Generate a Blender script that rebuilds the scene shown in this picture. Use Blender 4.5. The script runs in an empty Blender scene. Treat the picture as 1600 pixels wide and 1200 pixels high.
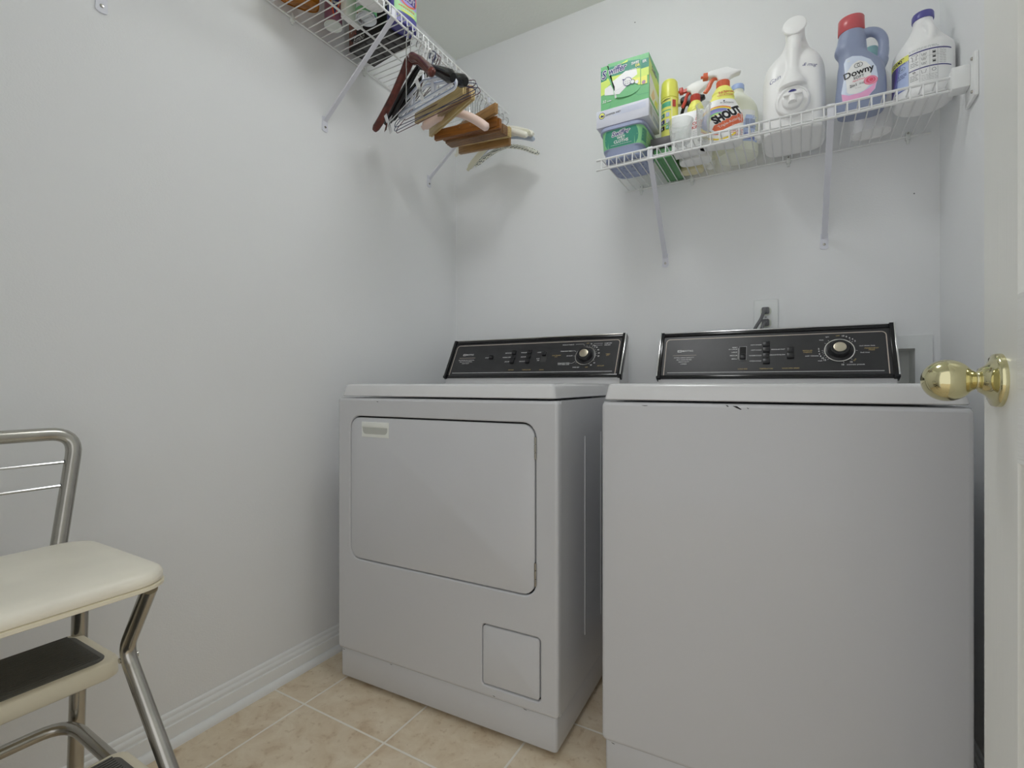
import bpy, bmesh, math, random
from mathutils import Vector, Matrix, Euler
from mathutils.bvhtree import BVHTree
PI = math.pi
random.seed(7)
scene = bpy.context.scene
COL = scene.collection

# ------------------------------------------------------------------ camera
cam_data = bpy.data.cameras.new('camera')
cam_data.sensor_width = 36.0
cam_data.lens = 776 / 1600 * 36.0
cam_data.clip_start = 0.02
cam = bpy.data.objects.new('camera', cam_data)
COL.objects.link(cam)
cam.location = (0, 0, 0.9)
cam.rotation_euler = (PI / 2, 0, math.radians(29.95))
scene.camera = cam

# ------------------------------------------------------------------ world, light, exposure
w = bpy.data.worlds.new('world')
scene.world = w
w.use_nodes = True
w.node_tree.nodes['Background'].inputs[0].default_value = (0.98, 0.99, 1.0, 1)
w.node_tree.nodes['Background'].inputs[1].default_value = 1.15
LAMP_POWER = 18.0
scene.view_settings.view_transform = 'Standard'
scene.view_settings.look = 'None'
scene.view_settings.gamma = 1.0
scene.view_settings.use_curve_mapping = False
scene.view_settings.exposure = -0.21
scene.cycles.max_bounces = 14
scene.cycles.diffuse_bounces = 8
scene.cycles.glossy_bounces = 6
scene.cycles.transmission_bounces = 10
scene.cycles.transparent_max_bounces = 12

# ------------------------------------------------------------------ room numbers
XL, XR, YB, YF, ZC = -1.36, 0.352, 1.843, -0.05, 2.383

# ------------------------------------------------------------------ materials
def lin(v):
    v /= 255.0
    return v / 12.92 if v <= 0.04045 else ((v + 0.055) / 1.055) ** 2.4

KC = 1.75
def colr(rgb, k=KC):
    return tuple(min(0.93, lin(x) * k) for x in rgb) + (1,)

def mat(name, rgb, rough=0.5, metal=0.0, k=KC, bump=0.0, bscale=200, trans=0.0, ior=1.45, vary=0.0, vscale=6, coat=0.0, sss=0.0, spec=0.5, emit=0.0):
    m = bpy.data.materials.new(name)
    m.use_nodes = True
    nt = m.node_tree
    b = nt.nodes['Principled BSDF']
    c = colr(rgb, k)
    b.inputs['Base Color'].default_value = c
    b.inputs['Roughness'].default_value = rough
    b.inputs['Metallic'].default_value = metal
    b.inputs['IOR'].default_value = ior
    b.inputs['Transmission Weight'].default_value = trans
    b.inputs['Coat Weight'].default_value = coat
    b.inputs['Specular IOR Level'].default_value = spec
    if sss:
        b.inputs['Subsurface Weight'].default_value = sss
        b.inputs['Subsurface Radius'].default_value = (0.02, 0.02, 0.02)
        b.inputs['Subsurface Scale'].default_value = 0.3
    if emit:
        b.inputs['Emission Color'].default_value = c
        b.inputs['Emission Strength'].default_value = emit
    tc = nt.nodes.new('ShaderNodeTexCoord')
    if vary:
        n = nt.nodes.new('ShaderNodeTexNoise'); n.inputs['Scale'].default_value = vscale
        n.inputs['Detail'].default_value = 3
        nt.links.new(tc.outputs['Object'], n.inputs['Vector'])
        r = nt.nodes.new('ShaderNodeValToRGB')
        r.color_ramp.elements[0].position = 0.3; r.color_ramp.elements[1].position = 0.7
        r.color_ramp.elements[0].color = tuple(x * (1 - vary) for x in c[:3]) + (1,)
        r.color_ramp.elements[1].color = tuple(min(0.95, x * (1 + vary)) for x in c[:3]) + (1,)
        nt.links.new(n.outputs['Fac'], r.inputs['Fac'])
        nt.links.new(r.outputs['Color'], b.inputs['Base Color'])
    if bump:
        n2 = nt.nodes.new('ShaderNodeTexNoise'); n2.inputs['Scale'].default_value = bscale
        n2.inputs['Detail'].default_value = 2
        nt.links.new(tc.outputs['Object'], n2.inputs['Vector'])
        bp = nt.nodes.new('ShaderNodeBump'); bp.inputs['Strength'].default_value = bump
        bp.inputs['Distance'].default_value = 0.001
        nt.links.new(n2.outputs['Fac'], bp.inputs['Height'])
        nt.links.new(bp.outputs['Normal'], b.inputs['Normal'])
    return m

M = {}
M['wall'] = mat('wall_paint', (186, 187, 188), 0.6, bump=0.25, bscale=260)
M['ceiling'] = mat('ceiling_paint', (186, 188, 184), 0.8, bump=0.7, bscale=90)
M['trim'] = mat('trim_paint', (188, 189, 189), 0.28)
M['door'] = mat('door_paint', (184, 185, 182), 0.32)
M['enamel'] = mat('white_enamel', (160, 161, 164), 0.22, coat=0.25, bump=0.05, bscale=500)
M['enamel2'] = mat('white_enamel_lid', (170, 170, 171), 0.2, coat=0.3)
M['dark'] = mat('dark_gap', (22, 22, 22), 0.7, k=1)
M['black'] = mat('black_plastic', (38, 38, 40), 0.3, k=1.2)
M['panel'] = mat('console_black', (50, 50, 52), 0.33, k=1.2, bump=0.15, bscale=900, vary=0.12, vscale=20)
M['blackgloss'] = mat('black_gloss', (26, 26, 28), 0.15, k=1.2)
M['chrome'] = mat('chrome', (215, 215, 215), 0.18, 1.0, k=1.1)
M['chrome2'] = mat('worn_chrome', (175, 172, 165), 0.24, 1.0, k=1.1, vary=0.1, vscale=14)
M['wirechrome'] = mat('wire_chrome', (200, 200, 200), 0.2, 1.0, k=1.0)
M['steel'] = mat('brushed_steel', (190, 182, 165), 0.3, 1.0, k=1.2)
M['tanline'] = mat('tan_line', (196, 184, 172), 0.4, k=1.2)
M['white'] = mat('white_print', (225, 225, 225), 0.5, k=1.1)
M['grey'] = mat('grey_print', (170, 170, 170), 0.5, k=1.2)
M['gold'] = mat('gold_print', (176, 156, 104), 0.5, k=1.2)
M['shelf'] = mat('white_vinyl_wire', (205, 206, 206), 0.35, k=1.35)
M['bracket'] = mat('bracket_enamel', (176, 177, 184), 0.35)
M['clear'] = mat('clear_clip', (205, 208, 206), 0.25, k=1.3)
M['brass'] = mat('polished_brass', (196, 190, 152), 0.06, 1.0, k=1.2)
M['cream'] = mat('cream_vinyl', (190, 186, 174), 0.35, vary=0.04, vscale=10, bump=0.1, bscale=300)
M['creammetal'] = mat('cream_enamel', (182, 176, 158), 0.3)
M['rubber'] = mat('black_rubber', (84, 83, 78), 0.45, k=1.3)
M['outlet'] = mat('outlet_plastic', (186, 188, 188), 0.35)
M['receptacle'] = mat('receptacle_plastic', (172, 176, 166), 0.35)
M['cord'] = mat('grey_cord', (96, 97, 99), 0.45, k=1.3)
M['boxgrey'] = mat('outlet_box_plastic', (192, 196, 190), 0.45)
M['hose'] = mat('black_hose', (30, 30, 30), 0.5, k=1)
M['lamp'] = mat('lamp_glass', (255, 255, 255), 0.3)

def floor_material():
    m = bpy.data.materials.new('beige_tile'); m.use_nodes = True
    nt = m.node_tree; b = nt.nodes['Principled BSDF']
    tc = nt.nodes.new('ShaderNodeTexCoord')
    mp = nt.nodes.new('ShaderNodeMapping')
    S = 0.3040
    mp.inputs['Location'].default_value = (1.2035 + S * 4, -0.9185 + S * 4, 0)
    nt.links.new(tc.outputs['Object'], mp.inputs['Vector'])
    br = nt.nodes.new('ShaderNodeTexBrick')
    br.offset = 0.0; br.squash = 1.0
    br.inputs['Scale'].default_value = 1.0
    br.inputs['Brick Width'].default_value = S
    br.inputs['Row Height'].default_value = S
    br.inputs['Mortar Size'].default_value = 0.0030
    br.inputs['Mortar Smooth'].default_value = 0.1
    nt.links.new(mp.outputs['Vector'], br.inputs['Vector'])
    n = nt.nodes.new('ShaderNodeTexNoise'); n.inputs['Scale'].default_value = 14; n.inputs['Detail'].default_value = 12
    n.inputs['Roughness'].default_value = 0.62; n.inputs['Distortion'].default_value = 0.7
    nt.links.new(tc.outputs['Object'], n.inputs['Vector'])
    r = nt.nodes.new('ShaderNodeValToRGB')
    r.color_ramp.elements[0].position = 0.28; r.color_ramp.elements[0].color = colr((158, 138, 113))
    r.color_ramp.elements[1].position = 0.64; r.color_ramp.elements[1].color = colr((184, 173, 154))
    e = r.color_ramp.elements.new(0.42); e.color = colr((174, 160, 138))
    nt.links.new(n.outputs['Fac'], r.inputs['Fac'])
    n3 = nt.nodes.new('ShaderNodeTexNoise'); n3.inputs['Scale'].default_value = 55; n3.inputs['Detail'].default_value = 4
    nt.links.new(tc.outputs['Object'], n3.inputs['Vector'])
    r3 = nt.nodes.new('ShaderNodeValToRGB')
    r3.color_ramp.elements[0].position = 0.30; r3.color_ramp.elements[0].color = (0.72, 0.64, 0.54, 1)
    r3.color_ramp.elements[1].position = 0.42; r3.color_ramp.elements[1].color = (1, 1, 1, 1)
    nt.links.new(n3.outputs['Fac'], r3.inputs['Fac'])
    mu = nt.nodes.new('ShaderNodeMix'); mu.data_type = 'RGBA'; mu.blend_type = 'MULTIPLY'
    mu.inputs[0].default_value = 0.6
    nt.links.new(r.outputs['Color'], mu.inputs[6]); nt.links.new(r3.outputs['Color'], mu.inputs[7])
    mx = nt.nodes.new('ShaderNodeMix'); mx.data_type = 'RGBA'
    nt.links.new(br.outputs['Fac'], mx.inputs[0])
    nt.links.new(mu.outputs[2], mx.inputs[6])
    mx.inputs[7].default_value = colr((193, 188, 179))
    nt.links.new(mx.outputs[2], b.inputs['Base Color'])
    b.inputs['Roughness'].default_value = 0.38
    inv = nt.nodes.new('ShaderNodeMath'); inv.operation = 'SUBTRACT'; inv.inputs[0].default_value = 1
    nt.links.new(br.outputs['Fac'], inv.inputs[1])
    bp = nt.nodes.new('ShaderNodeBump'); bp.inputs['Distance'].default_value = 0.002; bp.inputs['Strength'].default_value = 0.8
    nt.links.new(inv.outputs[0], bp.inputs['Height'])
    nt.links.new(bp.outputs['Normal'], b.inputs['Normal'])
    return m
M['floor'] = floor_material()

def grain_material(name, rgb, rgb2, rough, axis_scale, k=KC, dist=0.001, strength=0.5, nscale=1.0, colour=True):
    """stretched noise: wood colour or embossed grain"""
    m = bpy.data.materials.new(name); m.use_nodes = True
    nt = m.node_tree; b = nt.nodes['Principled BSDF']
    b.inputs['Roughness'].default_value = rough
    tc = nt.nodes.new('ShaderNodeTexCoord'); mp = nt.nodes.new('ShaderNodeMapping')
    mp.inputs['Scale'].default_value = axis_scale
    nt.links.new(tc.outputs['Object'], mp.inputs['Vector'])
    n = nt.nodes.new('ShaderNodeTexNoise'); n.inputs['Scale'].default_value = nscale; n.inputs['Detail'].default_value = 4
    n.inputs['Distortion'].default_value = 0.4
    nt.links.new(mp.outputs['Vector'], n.inputs['Vector'])
    if colour:
        r = nt.nodes.new('ShaderNodeValToRGB')
        r.color_ramp.elements[0].position = 0.32; r.color_ramp.elements[0].color = colr(rgb2, k)
        r.color_ramp.elements[1].position = 0.65; r.color_ramp.elements[1].color = colr(rgb, k)
        nt.links.new(n.outputs['Fac'], r.inputs['Fac']); nt.links.new(r.outputs['Color'], b.inputs['Base Color'])
    else:
        b.inputs['Base Color'].default_value = colr(rgb, k)
    bp = nt.nodes.new('ShaderNodeBump'); bp.inputs['Distance'].default_value = dist; bp.inputs['Strength'].default_value = strength
    nt.links.new(n.outputs['Fac'], bp.inputs['Height']); nt.links.new(bp.outputs['Normal'], b.inputs['Normal'])
    return m
M['doorstile'] = grain_material('door_stile_grain', (184, 185, 182), (184, 185, 182), 0.35, (1, 160, 6), strength=0.35, colour=False)
M['doorrail'] = grain_material('door_rail_grain', (186, 187, 185), (186, 187, 185), 0.33, (1, 5, 150), strength=0.9, dist=0.0015, colour=False)
M['mahogany'] = grain_material('mahogany', (92, 42, 34), (62, 26, 22), 0.18, (8, 60, 60), k=1.3, strength=0.1)
M['tanwood'] = grain_material('tan_wood', (176, 158, 112), (150, 128, 86), 0.4, (12, 160, 160), k=1.5, strength=0.15)
M['midwood'] = grain_material('mid_wood', (140, 108, 66), (112, 82, 48), 0.35, (12, 140, 140), k=1.5, strength=0.15)
M['ambwood'] = grain_material('amber_wood', (120, 76, 30), (92, 54, 20), 0.3, (12, 140, 140), k=1.5, strength=0.15)
M['greywood'] = grain_material('grey_wood', (150, 130, 100), (124, 102, 78), 0.4, (12, 140, 140), k=1.5, strength=0.15)
M['dkwood'] = grain_material('dark_wood', (122, 90, 58), (84, 58, 38), 0.35, (12, 140, 140), k=1.5, strength=0.15)

# ------------------------------------------------------------------ geometry builder
class Geo:
    def __init__(s, M4=None):
        s.v = []; s.f = []; s.m = []; s.T = M4
    def add(s, verts, faces, mi=0, T=None):
        o = len(s.v)
        for p in verts:
            p = Vector(p)
            if T is not None: p = T @ p
            if s.T is not None: p = s.T @ p
            s.v.append(p)
        for fc in faces:
            s.f.append([i + o for i in fc]); s.m.append(mi)
    def box(s, x0, x1, y0, y1, z0, z1, mi=0, bevel=0.0, T=None, seg=2):
        bm = bmesh.new()
        vs = [bm.verts.new((x, y, z)) for z in (z0, z1) for y in (y0, y1) for x in (x0, x1)]
        for q in ((0, 2, 3, 1), (4, 5, 7, 6), (0, 1, 5, 4), (2, 6, 7, 3), (0, 4, 6, 2), (1, 3, 7, 5)):
            bm.faces.new([vs[i] for i in q])
        if bevel:
            bmesh.ops.bevel(bm, geom=list(bm.edges), offset=bevel, segments=seg, profile=0.5, affect='EDGES')
        s.bm(bm, mi, T)
    def bm(s, bm, mi=0, T=None):
        bm.verts.index_update()
        s.add([v.co.copy() for v in bm.verts], [[v.index for v in f.verts] for f in bm.faces], mi, T)
        bm.free()
    def rings(s, rings, mi=0, closed=True, cap0=True, cap1=True, T=None, wrap=False):
        n = len(rings[0]); vs = [p for r in rings for p in r]; fs = []
        R = len(rings)
        for i in range(R if wrap else R - 1):
            a = i * n; b = ((i + 1) % R) * n
            for j in range(n if closed else n - 1):
                k = (j + 1) % n
                fs.append([a + j, a + k, b + k, b + j])
        if not wrap:
            if cap0: fs.append(list(range(n))[::-1])
            if cap1: fs.append([(R - 1) * n + j for j in range(n)])
        s.add(vs, fs, mi, T)
    def tube(s, pts, r, seg=8, mi=0, closed=False, T=None, flat=None):
        """sweep; r number or list; flat=(ry factor, up vector)"""
        pts = [Vector(p) for p in pts]
        n = len(pts)
        rr = r if isinstance(r, (list, tuple)) else [r] * n
        tang = []
        for i in range(n):
            a = pts[(i - 1) % n] if (closed or i > 0) else pts[i]
            b = pts[(i + 1) % n] if (closed or i < n - 1) else pts[i]
            t = (b - a)
            tang.append(t.normalized() if t.length > 1e-9 else Vector((0, 0, 1)))
        if flat: up = Vector(flat[1])
        else:
            up = Vector((0, 0, 1)) if abs(tang[0].z) < 0.9 else Vector((1, 0, 0))
        rings = []
        nrm = (up - tang[0] * up.dot(tang[0])).normalized()
        for i in range(n):
            t = tang[i]
            if flat: nrm = Vector(flat[1])
            nn = nrm - t * nrm.dot(t)
            if nn.length < 1e-6: nn = t.orthogonal()
            nrm = nn.normalized(); bn = t.cross(nrm)
            k = flat[0] if flat else 1.0
            rings.append([pts[i] + (nrm * math.cos(2 * PI * j / seg) * k + bn * math.sin(2 * PI * j / seg)) * rr[i] for j in range(seg)])
        s.rings(rings, mi, wrap=closed, T=T)
    def lathe(s, prof, seg=32, mi=0, T=None, cap0=True, cap1=True):
        rings = [[Vector((max(r, 1e-5) * math.cos(2 * PI * j / seg), max(r, 1e-5) * math.sin(2 * PI * j / seg), z)) for j in range(seg)] for r, z in prof]
        s.rings(rings, mi, cap0=cap0, cap1=cap1, T=T)
    def prism(s, poly, h0, h1, mi=0, T=None, bevel=0.0, seg=2):
        """poly in xy, extruded in z"""
        bm = bmesh.new()
        lo = [bm.verts.new((p[0], p[1], h0)) for p in poly]
        hi = [bm.verts.new((p[0], p[1], h1)) for p in poly]
        n = len(poly)
        bm.faces.new(lo[::-1]); bm.faces.new(hi)
        for i in range(n):
            bm.faces.new([lo[i], lo[(i + 1) % n], hi[(i + 1) % n], hi[i]])
        bm.normal_update()
        if bevel:
            bmesh.ops.bevel(bm, geom=[e for e in bm.edges if e.calc_face_angle(0) > 0.6], offset=bevel, segments=seg, profile=0.5, affect='EDGES')
        s.bm(bm, mi, T)

def to_mesh(name, g, mats, angle=35):
    me = bpy.data.meshes.new(name)
    me.from_pydata([tuple(p) for p in g.v], [], g.f)
    for mm in mats: me.materials.append(mm)
    me.polygons.foreach_set('material_index', g.m)
    me.polygons.foreach_set('use_smooth', [True] * len(g.f))
    bm = bmesh.new(); bm.from_mesh(me)
    bmesh.ops.recalc_face_normals(bm, faces=bm.faces)
    bm.to_mesh(me); bm.free()
    me.set_sharp_from_angle(angle=math.radians(angle))
    me.update()
    return me

def part(name, g, mats, parent=None, angle=35, label=None):
    if not isinstance(mats, (list, tuple)): mats = [mats]
    mats = [M[q] if isinstance(q, str) else q for q in mats]
    o = bpy.data.objects.new(name, to_mesh(name, g, mats, angle))
    COL.objects.link(o)
    if parent is not None: o.parent = parent
    if label: o['label'] = label
    return o

def tag(o, label, cat, group=None):
    o['label'] = label; o['category'] = cat
    if group: o['group'] = group
    return o

def thing(name, label, cat, loc=(0, 0, 0), rz=0.0, group=None):
    o = bpy.data.objects.new(name, None); COL.objects.link(o)
    o.location = loc; o.rotation_euler = (0, 0, rz); o.empty_display_size = 0.02
    return tag(o, label, cat, group)

def structure(name, g, mats, parent=None, angle=35):
    o = part(name, g, mats, parent, angle)
    if parent is None: o['kind'] = 'structure'
    return o

def TX(loc=(0, 0, 0), rot=(0, 0, 0)):
    return Matrix.Translation(loc) @ Euler(rot).to_matrix().to_4x4()

def rrect(x0, x1, y0, y1, r, n=6):
    pts = []
    for cx, cy, a in ((x1 - r, y1 - r, 0), (x0 + r, y1 - r, 90), (x0 + r, y0 + r, 180), (x1 - r, y0 + r, 270)):
        for i in range(n + 1):
            t = math.radians(a + 90 * i / n)
            pts.append((cx + r * math.cos(t), cy + r * math.sin(t)))
    return pts

def sup(cx, cy, rx, ry, z, n=2.0, seg=40):
    """superellipse ring"""
    out = []
    for j in range(seg):
        t = 2 * PI * j / seg; c, s_ = math.cos(t), math.sin(t)
        out.append(Vector((cx + rx * math.copysign(abs(c) ** (2 / n), c), cy + ry * math.copysign(abs(s_) ** (2 / n), s_), z)))
    return out

def loft(g, secs, mi=0, seg=40, T=None):
    """secs: (z, cx, cy, rx, ry, n)"""
    g.rings([sup(c[1], c[2], c[3], c[4], c[0], c[5], seg) for c in secs], mi, T=T)

def smooth_secs(secs, k=4):
    """catmull-rom through sections"""
    out = []
    n = len(secs)
    for i in range(n - 1):
        p0, p1, p2, p3 = secs[max(i - 1, 0)], secs[i], secs[i + 1], secs[min(i + 2, n - 1)]
        for q in range(k):
            t = q / k
            out.append(tuple(0.5 * ((2 * b) + (-a + c) * t + (2 * a - 5 * b + 4 * c - d) * t * t + (-a + 3 * b - 3 * c + d) * t ** 3) for a, b, c, d in zip(p0, p1, p2, p3)))
    out.append(tuple(secs[-1]))
    return out

def curve_pts(pts, k=6, closed=False):
    pts = [Vector(p) for p in pts]; n = len(pts); out = []
    rng = range(n) if closed else range(n - 1)
    for i in rng:
        if closed: p0, p1, p2, p3 = pts[(i - 1) % n], pts[i], pts[(i + 1) % n], pts[(i + 2) % n]
        else: p0, p1, p2, p3 = pts[max(i - 1, 0)], pts[i], pts[i + 1], pts[min(i + 2, n - 1)]
        for q in range(k):
            t = q / k
            out.append(0.5 * ((2 * p1) + (-p0 + p2) * t + (2 * p0 - 5 * p1 + 4 * p2 - p3) * t * t + (-p0 + 3 * p1 - 3 * p2 + p3) * t ** 3))
    if not closed: out.append(pts[-1])
    return out

def bend(pts, r, n=5, closed=False):
    """polyline with rounded corners"""
    pts = [Vector(p) for p in pts]; out = []; N = len(pts)
    for i, p in enumerate(pts):
        if not closed and i in (0, N - 1): out.append(p); continue
        a = (pts[(i - 1) % N] - p); b = (pts[(i + 1) % N] - p)
        d = min(r, a.length * 0.45, b.length * 0.45)
        A = p + a.normalized() * d; B = p + b.normalized() * d
        for q in range(n + 1):
            t = q / n
            out.append(A * (1 - t) ** 2 + p * 2 * t * (1 - t) + B * t * t)
    return out

def fuse(g, voxel, iters=6, factor=0.5):
    """weld overlapping shells into one smooth surface"""
    me = to_mesh('tmp', g, [])
    o = bpy.data.objects.new('tmp', me); COL.objects.link(o)
    r = o.modifiers.new('r', 'REMESH'); r.mode = 'VOXEL'; r.voxel_size = voxel
    sm = o.modifiers.new('s', 'SMOOTH'); sm.iterations = iters; sm.factor = factor
    dg = bpy.context.evaluated_depsgraph_get(); dg.update()
    ev = bpy.data.meshes.new_from_object(o.evaluated_get(dg))
    bpy.data.objects.remove(o)
    out = Geo(); out.v = [v.co.copy() for v in ev.vertices]; out.f = [list(p.vertices) for p in ev.polygons]; out.m = [0] * len(out.f)
    bpy.data.meshes.remove(ev)
    return out

# ------------------------------------------------------------------ printed marks
_tc = {}
def text_geo(txt, bold=0.0, shear=0.0, space=1.0):
    key = (txt, bold, shear, space)
    if key in _tc: return _tc[key]
    cu = bpy.data.curves.new('t', 'FONT'); cu.body = txt; cu.size = 1.0; cu.align_x = 'CENTER'; cu.align_y = 'CENTER'
    cu.shear = shear; cu.offset = bold; cu.resolution_u = 3; cu.space_character = space
    o = bpy.data.objects.new('t', cu); COL.objects.link(o)
    dg = bpy.context.evaluated_depsgraph_get(); dg.update()
    me = bpy.data.meshes.new_from_object(o.evaluated_get(dg))
    r = ([(v.co.x, v.co.y) for v in me.vertices], [list(p.vertices) for p in me.polygons])
    bpy.data.objects.remove(o); bpy.data.meshes.remove(me)
    _tc[key] = r
    return r

class Print:
    """flat marks laid on a surface. plane: origin, right, up; optional bvh target to wrap on"""
    def __init__(s, origin, right, up, bvh=None, reach=0.3, fine=0.004, lift=0.0003, step=0.00012):
        s.o = Vector(origin); s.r = Vector(right).normalized(); s.u = Vector(up).normalized()
        s.n = s.r.cross(s.u).normalized(); s.bvh = bvh; s.reach = reach; s.fine = fine
        s.items = []; s.lift = lift; s.step = step; s.mats = []; s.layer = 0
    def _mi(s, m):
        if m not in s.mats: s.mats.append(m)
        return s.mats.index(m)
    def shape(s, verts, faces, m, layer=None):
        if layer is None: s.layer += 1; layer = s.layer
        s.items.append((verts, faces, s._mi(m), layer))
    def poly(s, pts, m, layer=None): s.shape(list(pts), [list(range(len(pts)))], m, layer)
    def rect(s, x0, x1, y0, y1, m, layer=None): s.poly([(x0, y0), (x1, y0), (x1, y1), (x0, y1)], m, layer)
    def disc(s, cx, cy, r, m, ry=None, n=28, layer=None, a0=0, a1=360):
        ry = ry or r
        s.poly([(cx + r * math.cos(math.radians(a0 + (a1 - a0) * i / n)), cy + ry * math.sin(math.radians(a0 + (a1 - a0) * i / n))) for i in range(n + (0 if a1 - a0 == 360 else 1))], m, layer)
    def ring(s, cx, cy, r, t, m, n=36, a0=0, a1=360, ry=None, layer=None):
        k = (ry or r) / r; vs = []
        N = n + 1
        for i in range(N):
            a = math.radians(a0 + (a1 - a0) * i / n)
            for q in (r, r - t): vs.append((cx + q * math.cos(a), cy + q * k * math.sin(a)))
        s.shape(vs, [[2 * i, 2 * i + 2, 2 * i + 3, 2 * i + 1] for i in range(n)], m, layer)
    def line(s, pts, t, m, layer=None):
        vs = []; n = len(pts)
        for i, p in enumerate(pts):
            a = Vector(pts[max(i - 1, 0)]); b = Vector(pts[min(i + 1, n - 1)])
            d = (b - a); d = Vector((-d.y, d.x)).normalized() * t / 2
            vs += [(p[0] + d.x, p[1] + d.y), (p[0] - d.x, p[1] - d.y)]
        s.shape(vs, [[2 * i, 2 * i + 2, 2 * i + 3, 2 * i + 1] for i in range(n - 1)], m, layer)
    def text(s, txt, x, y, size, m, bold=0.0, shear=0.0, rot=0.0, sx=1.0, space=1.0, layer=None, align='c', skew=0.0):
        vs, fs = text_geo(txt, bold, shear, space)
        if not vs: return
        c, q = math.cos(math.radians(rot)), math.sin(math.radians(rot))
        xs = [p[0] for p in vs]
        off = {'c': -(min(xs) + max(xs)) / 2, 'l': -min(xs), 'r': -max(xs)}[align]
        out = []
        for a, b in vs:
            a = (a + off) * size * sx; b = b * size + skew * a
            out.append((x + a * c - b * q, y + a * q + b * c))
        s.shape(out, fs, m, layer)
    def build(s, name, parent, label=None):
        g = Geo()
        for vs, fs, mi, layer in s.items:
            bm = bmesh.new()
            bv = [bm.verts.new((a, b, 0)) for a, b in vs]
            for f in fs:
                try: bm.faces.new([bv[i] for i in f])
                except ValueError: pass
            bmesh.ops.triangulate(bm, faces=bm.faces)
            if s.bvh is not None:
                for _ in range(7):
                    e = [e for e in bm.edges if e.calc_length() > s.fine]
                    if not e: break
                    bmesh.ops.subdivide_edges(bm, edges=e, cuts=1)
                    bmesh.ops.triangulate(bm, faces=bm.faces)
            bm.verts.index_update()
            V = []; bad = set()
            d = s.lift + layer * s.step
            for v in bm.verts:
                p = s.o + s.r * v.co.x + s.u * v.co.y
                if s.bvh is None: V.append(p + s.n * d)
                else:
                    hit = s.bvh.ray_cast(p + s.n * s.reach, -s.n, s.reach * 2)
                    if hit[0] is None: V.append(p); bad.add(v.index)
                    else:
                        nn = hit[1]
                        if nn.dot(s.n) < 0: nn = -nn
                        if nn.dot(s.n) < 0.08: bad.add(v.index)
                        V.append(hit[0] + nn * d)
            g.add(V, [[v.index for v in f.verts] for f in bm.faces if not any(v.index in bad for v in f.verts)], mi)
            bm.free()
        me = bpy.data.meshes.new(name); me.from_pydata([tuple(p) for p in g.v], [], g.f)
        for q in s.mats: me.materials.append(M[q] if isinstance(q, str) else q)
        me.polygons.foreach_set('material_index', g.m)
        me.update()
        o = bpy.data.objects.new(name, me); COL.objects.link(o)
        if parent is not None: o.parent = parent
        if label: o['label'] = label
        return o

def bvh_of(g):
    return BVHTree.FromPolygons([tuple(v) for v in g.v], g.f)

def C(name, rgb, rough=0.45, **kw):
    if name not in M: M[name] = mat(name, rgb, rough, **kw)
    return name

# ================================================================== ROOM
g = Geo(); g.box(XL - 0.1, XR + 0.1, YF - 1.6, YB + 0.1, -0.08, 0); structure('floor', g, 'floor')
g = Geo(); g.box(XL - 0.1, XR + 0.1, YF - 0.12, YB + 0.1, ZC, ZC + 0.06); structure('ceiling', g, 'ceiling')
g = Geo(); g.box(XL - 0.1, XL, YF - 0.12, YB + 0.1, 0, ZC); structure('wall_left', g, 'wall')
g = Geo(); g.box(XR, XR + 0.1, YF - 0.12, YB + 0.1, 0, ZC); structure('wall_right', g, 'wall')
# back wall with the opening for the washer valve box
BX0, BX1, BZ0, BZ1 = 0.165, 0.295, 0.86, 1.004
g = Geo()
g.box(XL, BX0, YB, YB + 0.1, 0, ZC); g.box(BX1, XR, YB, YB + 0.1, 0, ZC)
g.box(BX0, BX1, YB, YB + 0.1, 0, BZ0); g.box(BX0, BX1, YB, YB + 0.1, BZ1, ZC)
wb = structure('wall_back', g, 'wall')
# front wall with the doorway the picture is taken from
DX0, DX1, DZ = -0.68, 0.25, 2.05
g = Geo()
g.box(XL, DX0, YF - 0.11, YF, 0, ZC); g.box(DX1, XR, YF - 0.11, YF, 0, ZC); g.box(DX0, DX1, YF - 0.11, YF, DZ, ZC)
structure('wall_front', g, 'wall')
# baseboards: colonial profile with shoe moulding
prof = [(0, 0), (0.0275, 0), (0.0272, 0.006), (0.0250, 0.0125), (0.0205, 0.0175), (0.0165, 0.0195), (0.0135, 0.0195), (0.0145, 0.050), (0.0140, 0.0525), (0.0095, 0.0535), (0.0092, 0.056), (0.0105, 0.060), (0.0105, 0.064), (0.008, 0.068), (0.0055, 0.070), (0.0055, 0.076), (0.004, 0.080), (0, 0.082)]
def baseboard(name, p0, p1, nrm):
    g = Geo(); p0 = Vector(p0); p1 = Vector(p1); nrm = Vector(nrm)
    rings = [[p + nrm * a + Vector((0, 0, b)) for a, b in prof] for p in (p0, p1)]
    g.rings(rings); return structure(name, g, 'trim', angle=50)
baseboard('baseboard_left', (XL, YF, 0), (XL, YB, 0), (1, 0, 0))
baseboard('baseboard_back', (XL, YB, 0), (XR, YB, 0), (0, -1, 0))
baseboard('baseboard_right', (XR, YF, 0), (XR, YB, 0), (-1, 0, 0))
baseboard('baseboard_front', (XL, YF, 0), (DX0 - 0.06, YF, 0), (0, 1, 0))
g = Geo()
g.box(DX0 - 0.06, DX0, YF, YF + 0.015, 0, DZ + 0.06, bevel=0.004); g.box(DX0, DX1 + 0.06, YF, YF + 0.015, DZ, DZ + 0.06, bevel=0.004)
structure('trim_1', g, 'trim')

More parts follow.
